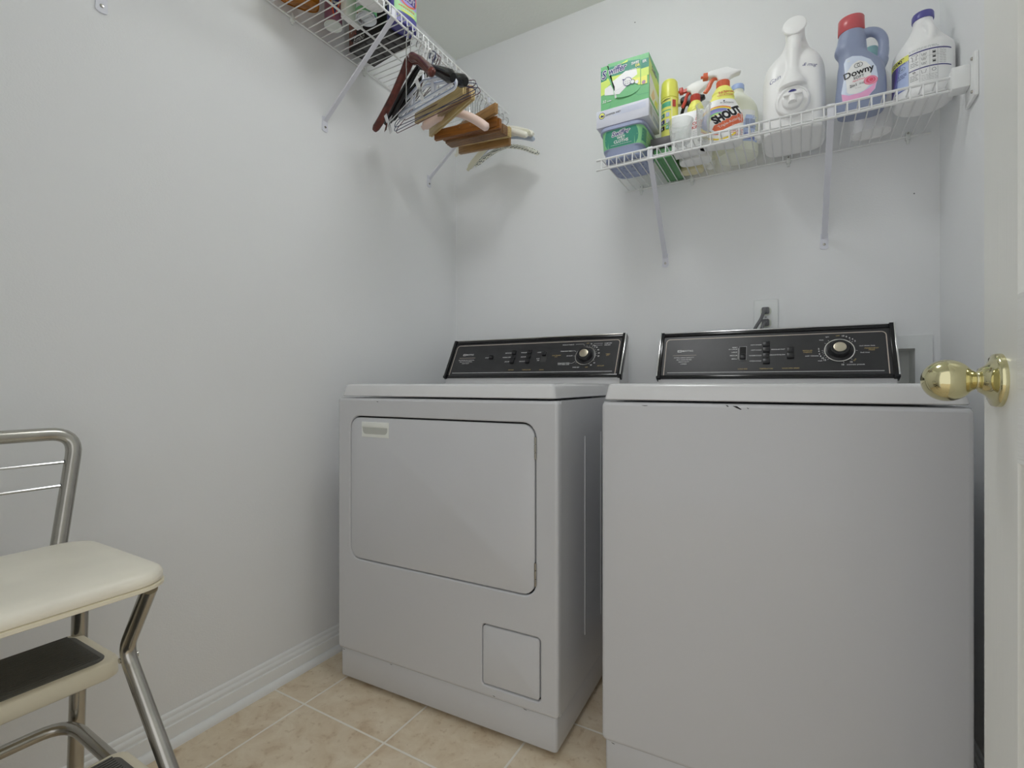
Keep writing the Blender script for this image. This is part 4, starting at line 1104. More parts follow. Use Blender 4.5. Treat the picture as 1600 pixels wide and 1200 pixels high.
p.text('2 STEPS', 0.028, 0.018, 0.007, 'red', bold=0.01); p.ring(-0.012, 0.05, 0.046, 0.005, 'amber_print', a0=215, a1=325)
p.text('sc johnson', 0.005, 0.131, 0.007, 'ink', bold=0.01, rot=-4); p.disc(-0.001, 0.137, 0.002, 'ink')
p.text('36%', -0.004, 0.169, 0.0115, 'red', bold=0.01, shear=0.1, rot=5); p.text('MORE', 0.0125, 0.171, 0.0058, 'red', bold=0.03, rot=5); p.text('VALUE PACK', 0.002, 0.1595, 0.006, 'red', bold=0.02, rot=6)
p.build('label_front', t, 'rainbow ring and bold black lettering over an orange band')
g2 = trigger_head(t, 0.198, 'plainwhite', 'orange', 'orange')
# the second one behind
t = thing('stain_remover_spray', 'yellow stain remover bottle with red collar and trigger behind the white carton', 'spray bottle', (-0.2925, 1.715, SB), math.radians(3))
g = shout_body(t, 1.0); bt = bvh_of(g)
for i, f_ in enumerate(g.f):
    zc = sum(g.v[k].z for k in f_) / len(f_)
    g.m[i] = 1 if zc > 0.03 else 0
part('bottle', g, ['plainwhite', 'lemon'], t, angle=50)
p = Print((0, -0.05, 0), (1, 0, 0), (0, 0, 1), bt, fine=0.005)
p.ring(0.004, 0.152, 0.015, 0.001, 'ink'); p.text('GREAT', 0.004, 0.156, 0.006, 'ink', shear=0.2); p.text('for fresh', 0.004, 0.149, 0.006, 'orange', bold=0.03); p.text('STAINS', 0.004, 0.143, 0.006, 'orange', bold=0.03)
for r_, m_ in ((0.042, 'orange'), (0.037, 'bluegrey'), (0.030, 'violet_print')): p.disc(-0.008, 0.075, r_, m_)
p.build('label_front', t)
trigger_head(t, 0.198, 'plainwhite', 'red', 'red', wide=True)
# black-headed one
t = thing('black_trigger_bottle', 'spray bottle with black trigger head, mostly hidden behind the red-collared bottle', 'spray bottle', (-0.315, 1.785, SB), math.radians(2))
g = Geo(); loft(g, smooth_secs([(0, 0, 0, 0.036, 0.024, 3), (0.01, 0, 0, 0.038, 0.026, 3), (0.1, 0, 0, 0.037, 0.025, 3), (0.15, 0, 0, 0.026, 0.021, 2.4), (0.18, 0, 0, 0.016, 0.016, 2), (0.2, 0, 0, 0.013, 0.013, 2)]), seg=36)
part('bottle', g, C('khaki_plastic', (176, 170, 140), 0.35), t, angle=50)
trigger_head(t, 0.198, 'black', 'khaki_plastic', 'black', s=1.05)
# crumpled tissue
def crumple(name, label, cat, loc, r, seed, sq=(1, 1, 1)):
    rnd = random.Random(seed); bm = bmesh.new(); bmesh.ops.create_icosphere(bm, subdivisions=3, radius=1)
    ax = [Vector((rnd.gauss(0, 1), rnd.gauss(0, 1), rnd.gauss(0, 1))).normalized() for _ in range(22)]
    for v in bm.verts:
        n = v.co.normalized(); d = 1.0
        for i, a in enumerate(ax):
            q = n.dot(a)
            if q > 0.72: d -= (q - 0.72) * (0.9 if i % 3 else -0.8)
        v.co = Vector((n.x * sq[0], n.y * sq[1], n.z * sq[2])) * r * d
    zm = min(v.co.z for v in bm.verts)
    for v in bm.verts: v.co.z -= zm
    g = Geo(); g.bm(bm)
    o = part(name, g, C('tissue', (204, 205, 204), 0.8, k=1.5), angle=25); o.location = loc
    return tag(o, label, cat)
crumple('crumpled_tissue', 'crumpled white tissue on the shelf behind the white carton', 'tissue', (-0.262, 1.79, SB), 0.022, 3, (1.2, 0.8, 0.8))
crumple('crumpled_tissue', 'crumpled white tissue left of the large white dispenser jug', 'tissue', (-0.1005, 1.665, SB), 0.014, 5, (1.0, 1.3, 1.2))

# translucent jug with pale blue cap
t = thing('translucent_jug', 'translucent round jug of pale liquid with light blue cap behind the rainbow bottle', 'jug', (-0.170, 1.757, SB))
M['jugplastic'] = mat('jug_plastic', (196, 198, 186), 0.35, k=1.6, sss=0.3)
g = Geo(); g.lathe([(r_, z_) for z_, r_, *_ in [(c[0], c[1]) for c in smooth_secs([(0, 0.050), (0.004, 0.058), (0.012, 0.0605), (0.08, 0.0605), (0.13, 0.060), (0.155, 0.056), (0.178, 0.044), (0.198, 0.026), (0.207, 0.0185), (0.215, 0.018), (0.222, 0.018)], 4)]], 44)
bt = bvh_of(g); part('jug_body', g, 'jugplastic', t, angle=50)
g = Geo(); g.lathe([(0, 0.219), (0.0195, 0.219), (0.020, 0.221), (0.0195, 0.234), (0.018, 0.236), (0, 0.236)], 32); part('cap', g, C('cap_blue', (134, 150, 186), 0.4), t)
p = Print((0, -0.08, 0), (1, -0.25, 0), (0, 0, 1), bt, fine=0.006)
p.rect(-0.05, 0.055, 0.030, 0.128, 'plainwhite'); p.poly([(0.012, 0.03), (0.05, 0.03), (0.053, 0.112), (0.022, 0.112), (0.016, 0.09)], 'pale_blue')
p.rect(0.02, 0.05, 0.07, 0.10, 'tub_blue'); p.rect(-0.04, 0.01, 0.05, 0.10, 'pale_blue'); p.rect(0.018, 0.05, 0.035, 0.055, 'bluegrey')
p.build('label_front', t, 'white label with blue patches')

# big white dispenser jug
t = thing('detergent_dispenser', 'large white detergent jug with push tap and angled top handle in the shelf middle', 'jug', (-0.012, 1.715, SB))
g = Geo()
loft(g, smooth_secs([(0, 0, 0.01, 0.074, 0.084, 4.5), (0.004, 0, 0.01, 0.079, 0.090, 4.5), (0.012, 0, 0.01, 0.081, 0.092, 4.5), (0.10, 0, 0.01, 0.081, 0.092, 4.5), (0.17, 0, 0.011, 0.080, 0.091, 4.2), (0.205, 0, 0.012, 0.074, 0.088, 3.8), (0.232, 0.002, 0.015, 0.060, 0.078, 3.2), (0.258, 0.004, 0.012, 0.042, 0.058, 2.6), (0.285, 0.005, -0.006, 0.029, 0.038, 2.1), (0.305, 0.005, -0.016, 0.024, 0.028, 2), (0.318, 0.005, -0.02, 0.019, 0.022, 2)], 4), seg=48)
# neck leaning to the front and handle strut
g.tube([(0.005, 0.0, 0.278), (0.004, -0.05, 0.295), (0.003, -0.074, 0.301)], [0.025, 0.0255, 0.026], 28)
g.tube(curve_pts([(0.004, -0.05, 0.295), (0.002, -0.066, 0.262), (0.0, -0.070, 0.225), (-0.001, -0.069, 0.185), (-0.002, -0.072, 0.150), (-0.002, -0.074, 0.12)], 4), [0.019] * 8 + [0.0175] * 6 + [0.02, 0.022, 0.026, 0.03, 0.034, 0.036, 0.038], 20)
g = fuse(g, 0.0035, 5)
bt = bvh_of(g); part('jug_body', g, C('jug_white', (206, 208, 208), 0.32, k=1.6), t, angle=70)
g = Geo(); Tn = Matrix.Translation((0.003, -0.070, 0.300)) @ Matrix.Rotation(math.radians(76), 4, 'X'); g.lathe([(0, -0.004), (0.0275, -0.004), (0.0308, 0.003), (0.0300, 0.0075), (0.0275, 0.009), (0, 0.0092)], 44, T=Tn)
part('top_cap', g, 'jug_white', t, angle=50)
Ts = Matrix.Translation((-0.002, -0.086, 0.078)) @ Matrix.Rotation(PI / 2, 4, 'X')
g = Geo(); g.lathe([(0, -0.01), (0.043, -0.01), (0.0435, 0.006), (0.0405, 0.0105), (0.037, 0.0115), (0.036, 0.008), (0, 0.007)], 48, T=Ts); part('tap_collar', g, 'jug_white', t, angle=50)
g = Geo(); g.lathe([(0, 0.0), (0.026, 0.0), (0.027, 0.018), (0.024, 0.022), (0, 0.024)], 40, T=Ts)
g.box(-0.024, 0.022, -0.116, -0.100, 0.084, 0.092, bevel=0.002); g.tube([(-0.002, -0.105, 0.086), (-0.002, -0.112, 0.064)], 0.0105, 20)
tp = part('push_tap', g, 'jug_white', t, angle=50)
p = Print((-0.002, -0.1085, 0.0775), (1, 0, 0), (0, 0, 1), lift=0.0022)
p.disc(0, 0.0165, 0.0105, 'navy', a0=10, a1=170, ry=0.0075); p.build('tap_mark', tp, 'dark blue half-round mark')
p = Print((0, -0.12, 0), (1, 0, 0), (0, 0, 1), bt, fine=0.005)
p.text('Gain', -0.046, 0.158, 0.017, 'navy', shear=0.5, rot=20, bold=-0.01); p.text('& mug', 0.041, 0.176, 0.0135, 'navy', shear=0.4, rot=-14, bold=-0.005)
p.build('handwriting', t, 'dark blue handwritten marks')

# fabric softener
t = thing('fabric_softener', 'blue-grey fabric softener bottle with coral cap, side handle and pink rose label', 'bottle', (0.146, 1.640, SB), math.radians(3))
g = Geo()
loft(g, smooth_secs([(0, 0, 0, 0.046, 0.024, 3), (0.003, 0, 0, 0.050, 0.028, 3), (0.01, 0, 0, 0.053, 0.031, 3), (0.05, 0.0, 0, 0.0575, 0.034, 2.8), (0.10, 0.001, 0, 0.0545, 0.034, 2.8), (0.13, -0.002, 0, 0.050, 0.033, 2.6), (0.148, -0.008, 0, 0.041, 0.033, 2.5), (0.165, -0.0165, 0, 0.0335, 0.032, 2.4), (0.178, -0.0215, 0, 0.0365, 0.032, 2.4), (0.187, -0.0225, 0, 0.0365, 0.032, 2.4), (0.205, -0.0205, 0, 0.033, 0.030, 2.2), (0.222, -0.0205, 0, 0.030, 0.028, 2), (0.232, -0.0205, 0, 0.027, 0.026, 2)], 4), seg=48)
g.tube(curve_pts([(-0.008, 0, 0.212), (0.018, 0, 0.221), (0.038, 0, 0.213), (0.050, 0, 0.192), (0.0515, 0, 0.165), (0.048, 0, 0.14), (0.038, 0, 0.115)], 5), [0.013] * 6 + [0.012] * 14 + [0.013] * 5 + [0.016] * 6, 20)
g = fuse(g, 0.0028, 6)
bt = bvh_of(g); part('bottle', g, C('softener_blue', (114, 122, 144), 0.35), t, angle=70)
g = Geo(); loft(g, [(0.228, -0.0205, 0, 0.0295, 0.0265, 2), (0.230, -0.0205, 0, 0.031, 0.028, 2), (0.266, -0.0205, 0, 0.0300, 0.027, 2), (0.268, -0.0205, 0, 0.0285, 0.0255, 2)], seg=40)
part('cap', g, C('coral', (172, 80, 84), 0.3, k=1.4), t, angle=50)
p = Print((0, -0.06, 0), (1, 0, 0), (0, 0, 1), bt, fine=0.005, step=0.0001)
lp = [(-0.043, 0.030), (-0.030, 0.026), (-0.008, 0.026), (0.012, 0.032), (0.028, 0.050), (0.034, 0.080), (0.030, 0.108), (0.018, 0.130), (-0.002, 0.144), (-0.022, 0.150), (-0.036, 0.148), (-0.040, 0.138), (-0.038, 0.110), (-0.042, 0.085), (-0.046, 0.060)]
p.poly(lp, C('label_lavender', (170, 178, 206), 0.4))
p.poly([(-0.043, 0.031), (-0.030, 0.027), (-0.008, 0.027), (0.012, 0.033), (0.027, 0.05), (0.031, 0.068), (0.016, 0.055), (-0.004, 0.046), (-0.03, 0.046), (-0.0455, 0.056)], C('label_pink', (200, 140, 172), 0.4))
p.poly([(-0.034, 0.056), (-0.030, 0.050), (-0.014, 0.046), (0.004, 0.050), (0.016, 0.062), (0.019, 0.082), (0.018, 0.112), (0.008, 0.126), (-0.008, 0.134), (-0.022, 0.128), (-0.033, 0.112), (-0.036, 0.09)], 'plainwhite')
p.disc(0.018, 0.074, 0.0155, C('rose_red', (206, 110, 124), 0.4), ry=0.012); p.disc(0.018, 0.075, 0.010, C('rose_deep', (186, 72, 92), 0.4), ry=0.0075); p.ring(0.018, 0.074, 0.013, 0.0012, 'label_pink', ry=0.010); p.ring(0.019, 0.075, 0.006, 0.001, 'label_pink')
p.ring(-0.012, 0.121, 0.0062, 0.0010, 'ink'); p.ring(-0.0055, 0.122, 0.0062, 0.0010, 'ink')
p.text('Downy', -0.0075, 0.103, 0.0235, 'ink', bold=0.02, rot=8, sx=0.95); p.text('SOFT', -0.008, 0.089, 0.0095, 'ink', bold=0.01, rot=6, space=1.1)
p.text('April Fresh', -0.008, 0.0815, 0.0062, 'rose_deep', rot=6); p.text('2in1', -0.0205, 0.069, 0.0098, 'ink', bold=0.01, rot=5); strip_text(p, -0.007, 0.004, 0.0725, 'ink', 0.0009); strip_text(p, -0.007, 0.004, 0.0695, 'ink', 0.0009); strip_text(p, -0.016, 0.0, 0.0605, 'grey', 0.0009)
p.text('60', -0.030, 0.139, 0.006, 'white', bold=0.02)
p.build('label_front', t, 'lavender and pink label with black lettering and a rose')

# white bottle with teal cap behind the softener
t = thing('teal_capped_bottle', 'white bottle with teal cap behind the blue-grey fabric softener', 'bottle', (0.182, 1.765, SB))
g = Geo(); loft(g, smooth_secs([(0, 0, 0, 0.044, 0.032, 2.6), (0.004, 0, 0, 0.049, 0.036, 2.6), (0.1, 0, 0, 0.049, 0.036, 2.6), (0.16, 0, 0, 0.040, 0.032, 2.4), (0.19, 0, 0, 0.020, 0.020, 2), (0.2, 0, 0, 0.018, 0.018, 2)]), seg=40)
part('bottle', g, 'jug_white', t, angle=50)
g = Geo(); g.lathe([(0, 0.197), (0.021, 0.197), (0.022, 0.20), (0.019, 0.238), (0.016, 0.243), (0, 0.243)], 32); part('cap', g, C('teal', (106, 140, 146), 0.35), t)

# bleach-type jug at the right end
t = thing('laundry_jug', 'white round jug with purple-blue cap and instruction label next to the right wall', 'jug', (0.2835, 1.668, SB))
M['milky'] = mat('milky_plastic', (204, 206, 208), 0.35, k=1.6)
g = Geo(); g.lathe([(c[1], c[0]) for c in smooth_secs([(0, 0.050), (0.005, 0.060), (0.014, 0.0635), (0.024, 0.0645), (0.120, 0.0645), (0.128, 0.0650), (0.140, 0.0625), (0.154, 0.053), (0.172, 0.0405), (0.190, 0.0300), (0.203, 0.0240), (0.212, 0.0215), (0.226, 0.021)], 4)], 52)
g.tube(curve_pts([(-0.004, -0.016, 0.206), (0.002, -0.036, 0.196), (0.006, -0.052, 0.176), (0.007, -0.057, 0.156), (0.005, -0.056, 0.138)], 5), 0.0085, 16)
g = fuse(g, 0.003, 4)
bt = bvh_of(g); part('jug_body', g, 'milky', t, angle=70)
g = Geo(); g.lathe([(0, 0.223), (0.0228, 0.223), (0.0235, 0.226), (0.0232, 0.238), (0.0215, 0.2415), (0, 0.2418)], 36); part('cap', g, C('cap_violet', (76, 74, 132), 0.3, k=1.5), t)
fw = Vector((-0.56, -0.83, 0)).normalized()
def wrap_label(name, ang, fn, lab=None):
    a = math.radians(ang); n_ = Vector((math.cos(a), math.sin(a), 0)); r_ = Vector((-n_.y, n_.x, 0))
    p = Print(n_ * 0.08, r_, (0, 0, 1), bt, fine=0.005, reach=0.05)
    fn(p); p.build(name, t, lab)
def lab_l(p):
    p.rect(-0.040, 0.030, 0.032, 0.118, 'bluegrey'); p.poly([(-0.04, 0.032), (-0.02, 0.032), (-0.004, 0.075), (0.0, 0.104), (-0.04, 0.104)], C('deep_violet', (58, 50, 110), 0.4, k=1.4))
    p.poly([(-0.028, 0.032), (-0.02, 0.032), (0.0, 0.075), (0.004, 0.104), (-0.002, 0.104), (-0.008, 0.075)], C('bright_violet', (92, 74, 156), 0.4, k=1.4))
    p.poly([(0.0, 0.036), (0.03, 0.034), (0.03, 0.1), (0.012, 0.1), (0.002, 0.06)], 'pale_blue')
    p.rect(-0.04, 0.030, 0.104, 0.119, C('acid', (200, 202, 100), 0.4)); p.text('GERMS*', 0.001, 0.1112, 0.014, 'ink', bold=0.03, sx=0.8)
    p.ring(0.0145, 0.088, 0.0085, 0.0006, 'ink', ry=0.006); p.text('140', 0.0145, 0.088, 0.006, 'ink'); strip_text(p, 0.004, 0.026, 0.074, 'navy', 0.0014); strip_text(p, 0.006, 0.026, 0.070, 'navy', 0.0014); strip_text(p, 0.0, 0.024, 0.066, 'navy', 0.0014)
def lab_r(p):
    p.rect(-0.040, 0.062, 0.032, 0.126, 'plainwhite'); p.rect(-0.040, -0.036, 0.104, 0.119, 'acid')
    strip_text(p, -0.034, 0.02, 0.1225, 'grey', 0.0012); strip_text(p, -0.034, 0.026, 0.1195, 'grey', 0.0012, seed=3)
    p.rect(-0.034, 0.050, 0.1125, 0.1155, 'navy'); p.rect(-0.034, 0.050, 0.070, 0.0725, 'navy')
    for x_ in (-0.034, -0.013, 0.006, 0.0215): p.rect(x_ - 0.0003, x_ + 0.0003, 0.036, 0.112, 'grey')
    p.rect(-0.034, 0.038, 0.097, 0.0975, 'grey')
    p.line([(-0.030, 0.106), (-0.027, 0.110), (-0.0235, 0.108), (-0.020, 0.110), (-0.017, 0.106), (-0.019, 0.104), (-0.020, 0.105), (-0.020, 0.094), (-0.027, 0.094), (-0.027, 0.105), (-0.028, 0.104), (-0.030, 0.106)], 0.0007, 'ink')
    for i in range(3): strip_text(p, -0.031, -0.016, 0.089 - i * 0.004, 'ink', 0.0009, seed=i)
    for k_ in range(3):
        y_ = 0.104 - k_ * 0.0115 if k_ < 3 else 0
        p.line([(-0.010, y_ + 0.003), (-0.009, y_ - 0.003), (-0.002, y_ - 0.003), (-0.001, y_ + 0.003)], 0.0007, 'ink'); p.ring(-0.0055, y_, 0.0018, 0.0006, 'ink')
        p.rect(0.0105, 0.0175, y_ - 0.003, y_ + 0.004, 'grey'); p.rect(0.0115, 0.0165, y_ - 0.002, y_ + 0.001, 'ink')
    for i in range(9): strip_text(p, 0.0245, 0.037, 0.109 - i * 0.0042, 'grey', 0.0010, seed=i + 4)
    p.ring(0.0135, 0.060, 0.004, 0.0007, 'ink'); p.line([(-0.010, 0.064), (-0.009, 0.056), (-0.002, 0.056), (-0.001, 0.064)], 0.0007, 'ink'); p.ring(-0.0235, 0.064, 0.0025, 0.0012, 'ink')
    for i in range(4): strip_text(p, -0.031, -0.016, 0.056 - i * 0.004, 'ink', 0.0009, seed=i + 20)
    for i in range(4): strip_text(p, -0.010, 0.02, 0.049 - i * 0.004, 'grey', 0.0009, seed=i + 30)
wrap_label('label_front', 207, lab_l, 'purple label with yellow-green band reading GERMS')
wrap_label('label_back', 267, lab_r, 'white instruction table with small symbols')

# ================================================================== SHELF CONTENTS (left wall)
def simple_bottle(name, label, cat, loc, rz, secs, matn, cap=None, seg=36):
    t = thing(name, label, cat, loc, rz)
    g = Geo(); loft(g, smooth_secs(secs, 3), seg=seg); b_ = bvh_of(g)
    part('bottle', g, matn, t, angle=50)
    if cap:
        g = Geo(); g.lathe(cap[0], 30, T=TX((cap[2] if len(cap) > 2 else 0, 0, 0))); part('cap', g, cap[1], t)
    return t, b_
def bottle_secs(rx, ry, h, n=2.8, rn=0.014):
    return [(0, 0, 0, rx - 0.005, ry - 0.005, n), (0.003, 0, 0, rx - 0.0015, ry - 0.0015, n), (0.012, 0, 0, rx, ry, n), (h * 0.62, 0, 0, rx, ry, n), (h * 0.78, 0, 0, rx * 0.7, ry * 0.8, 2.4), (h * 0.9, 0, 0, rn, rn, 2), (h, 0, 0, rn, rn, 2)]
def amber(name, rgb, k):
    m = mat(name, rgb, 0.12, k=k, trans=0.55, ior=1.4, vary=0.35, vscale=22); return m
M['amber'] = amber('amber_liquid', (150, 96, 28), 1.7); M['yellowliq'] = amber('yellow_liquid', (190, 180, 60), 1.7)
simple_bottle('amber_cleaner_bottle', 'amber-brown cleaner bottle against the left wall at the left end of the high shelf', 'bottle', (-1.283, 0.962, SL), math.radians(62), bottle_secs(0.056, 0.030, 0.24), 'amber', ([(0, 0.235), (0.016, 0.235), (0.016, 0.258), (0, 0.258)], 'plainwhite'))
simple_bottle('yellow_cleaner_bottle', 'clear yellow liquid bottle right of the amber bottle on the high shelf', 'bottle', (-1.200, 0.955, SL), math.radians(62), bottle_secs(0.055, 0.028, 0.22), 'yellowliq', ([(0, 0.215), (0.016, 0.215), (0.016, 0.24), (0, 0.24)], 'plainwhite'))
# pink aerosol
t = thing('aerosol_can', 'pink and orange aerosol can with white bottom near the wall on the high shelf', 'spray can', (-1.279, 1.083, SL))
g = Geo(); g.lathe([(0.006, 0.010), (0.020, 0.0045), (0.0255, 0.0), (0.0272, 0.0002), (0.0278, 0.003), (0.0268, 0.005)], 40); part('bottom', g, C('can_bottom', (196, 200, 196), 0.25, k=1.4), t)
g = Geo(); g.lathe([(0.0268, 0.005), (0.0268, 0.18), (0.022, 0.19), (0.014, 0.195)], 40, cap0=False); bt = bvh_of(g); part('can_body', g, C('plum', (132, 88, 112), 0.35, k=1.4), t)
g = Geo(); g.lathe([(0, 0.19), (0.02, 0.19), (0.02, 0.22), (0, 0.222)], 30); part('cap', g, 'plainwhite', t)
a_ = Vector((1.27, -1.08, 0)).normalized(); r_ = Vector((0, 0, 1)).cross(a_)
p = Print(a_ * 0.05, r_, (0, 0, 1), bt, fine=0.005)
p.poly([(0.002, 0.012), (-0.012, 0.075), (0.024, 0.075)], C('vivid_orange', (216, 84, 40), 0.4, k=1.6)); p.poly([(0.004, 0.018), (-0.006, 0.075), (0.018, 0.075)], 'navy'); p.text('Bam', 0.006, 0.062, 0.014, 'white', bold=0.02)
p.build('can_print', t)
# white carton
t = thing('white_carton', 'tall narrow white carton between the pink can and the black box on the high shelf', 'box', (-1.2135, 1.100, SL))
g = Geo(); g.box(-0.012, 0.012, -0.034, 0.034, 0, 0.19, bevel=0.0012); part('carton', g, 'plainwhite', t)
# black box
t = thing('black_product_box', 'large black and brown product box lying across the high shelf above the first bracket', 'box', (-1.222, 1.230, SL), math.radians(-7))
g = Geo(); bx, by, bz = 0.100, 0.052, 0.155
g.box(-bx, bx, -by, by, 0, bz, bevel=0.0012); part('carton', g, C('box_black', (36, 34, 34), 0.45, k=1.2), t)
g = Geo()
for i in range(5): g.box(-0.088 + i * 0.037, -0.088 + i * 0.037 + 0.029, -0.047, 0.047, -0.0012, 0.001, bevel=0.0005)
part('base_ribs', g, C('rib_grey', (70, 70, 70), 0.5, k=1.3), t, label='dark grey ribs under the box')
p = Print((-0.0, -by, 0), (1, 0, 0), (0, 0, 1))
p.poly([(-0.0995, 0.03), (-0.0995, 0.15), (-0.005, 0.15), (-0.03, 0.09), (-0.06, 0.05)], C('box_brown', (122, 84, 72), 0.45, k=1.4)); p.poly([(-0.0995, 0.004), (-0.0995, 0.04), (-0.075, 0.02)], C('box_brown2', (92, 62, 54), 0.45, k=1.4))
p.text('Embo', -0.045, 0.022, 0.026, 'white', shear=0.3, rot=-4); p.text('spray', -0.075, 0.062, 0.015, 'white', shear=0.3, rot=10, bold=-0.01); p.disc(-0.062, 0.045, 0.003, 'red')
p.build('artwork', t)
# steel aerosol
t = thing('aerosol_can', 'green aerosol can with silver domed bottom in front of the black box, high shelf', 'spray can', (-1.164, 1.112, SL))
g = Geo(); g.lathe([(0.004, 0.012), (0.020, 0.006), (0.029, 0.0), (0.0318, 0.0), (0.033, 0.003), (0.032, 0.006)], 40); part('bottom', g, C('silver', (190, 192, 194), 0.22, metal=1.0, k=1.3), t)
g = Geo(); g.lathe([(0.032, 0.006), (0.032, 0.19), (0.024, 0.20), (0.014, 0.205)], 40, cap0=False); bt = bvh_of(g); part('can_body', g, 'mid_green', t)
g = Geo(); g.lathe([(0, 0.20), (0.024, 0.20), (0.024, 0.24), (0, 0.242)], 30); part('cap', g, 'plainwhite', t)
p = Print(a_ * 0.05, r_, (0, 0, 1), bt, fine=0.005); p.rect(-0.03, -0.008, 0.02, 0.15, 'paper'); strip_text(p, -0.004, 0.02, 0.05, 'white', 0.003); strip_text(p, -0.004, 0.02, 0.06, 'white', 0.003, seed=4)
p.build('can_print', t)
# white jug near the lip
simple_bottle('white_bottle', 'white rounded bottle by the lip of the high shelf, left of the blue-based bottle', 'bottle', (-1.098, 1.062, SL), math.radians(90), bottle_secs(0.052, 0.034, 0.22, 2.2), 'jug_white', ([(0, 0.215), (0.016, 0.215), (0.016, 0.24), (0, 0.24)], 'plainwhite'))
# spot remover bottle
t, bt = simple_bottle('spot_remover_bottle', 'green-labelled spot remover bottle with dark blue base at the lip of the high shelf', 'bottle', (-1.094, 1.196, SL), math.radians(78), bottle_secs(0.050, 0.027, 0.26, 2.6), C('deep_blue', (70, 68, 128), 0.35, k=1.5), ([(0, 0.255), (0.016, 0.255), (0.016, 0.28), (0, 0.28)], 'plainwhite'))
p = Print((0, -0.05, 0), (1, 0, 0), (0, 0, 1), bt, fine=0.005)
p.rect(-0.042, 0.046, 0.030, 0.15, C('mint', (132, 172, 124), 0.4)); p.poly([(-0.035, 0.065), (-0.02, 0.055), (0.04, 0.058), (0.044, 0.105), (0.02, 0.122), (-0.03, 0.118)], 'violet_print'); p.ring(0.004, 0.088, 0.038, 0.006, 'orange', ry=0.034)
p.poly([(-0.028, 0.072), (0.034, 0.066), (0.034, 0.108), (-0.024, 0.112)], 'deep_violet')
p.text('SPOT', 0.002, 0.098, 0.023, 'white', bold=0.05, sx=0.9); p.text('SHOT', 0.004, 0.079, 0.023, 'white', bold=0.05, sx=0.9); p.text('SPOT', 0.002, 0.098, 0.023, 'navy', bold=-0.005, sx=0.9); p.text('SHOT', 0.004, 0.079, 0.023, 'navy', bold=-0.005, sx=0.9)
strip_text(p, -0.03, 0.03, 0.047, 'orange', 0.003); strip_text(p, -0.02, 0.03, 0.040, 'white', 0.002); p.rect(-0.02, 0.03, 0.032, 0.036, 'lemon')
p.build('label_front', t)

# ================================================================== HANGERS
ZR = LLIP + 0.0034      # top of the rail they hook on
def hook(t, zc, tilt=0.0, m='wirechrome', r=0.0013, R=0.0150, flip=1, x0=0.0):
    """open hook round the rail; local origin z = world z 0 offset handled by caller"""
    zt = zc['rail']; cz = zt - R + r + 0.0004
    pts = [(x0, 0, zc['neck'])]
    pts += [(x0 * 0.3, 0, cz - R - 0.012)]
    for a in range(-62, 201, 14): pts.append((flip * R * math.cos(math.radians(a)), 0, cz + R * math.sin(math.radians(a))))
    g = Geo(); g.tube(pts, r, 7)
    return part('hook', g, m, t)

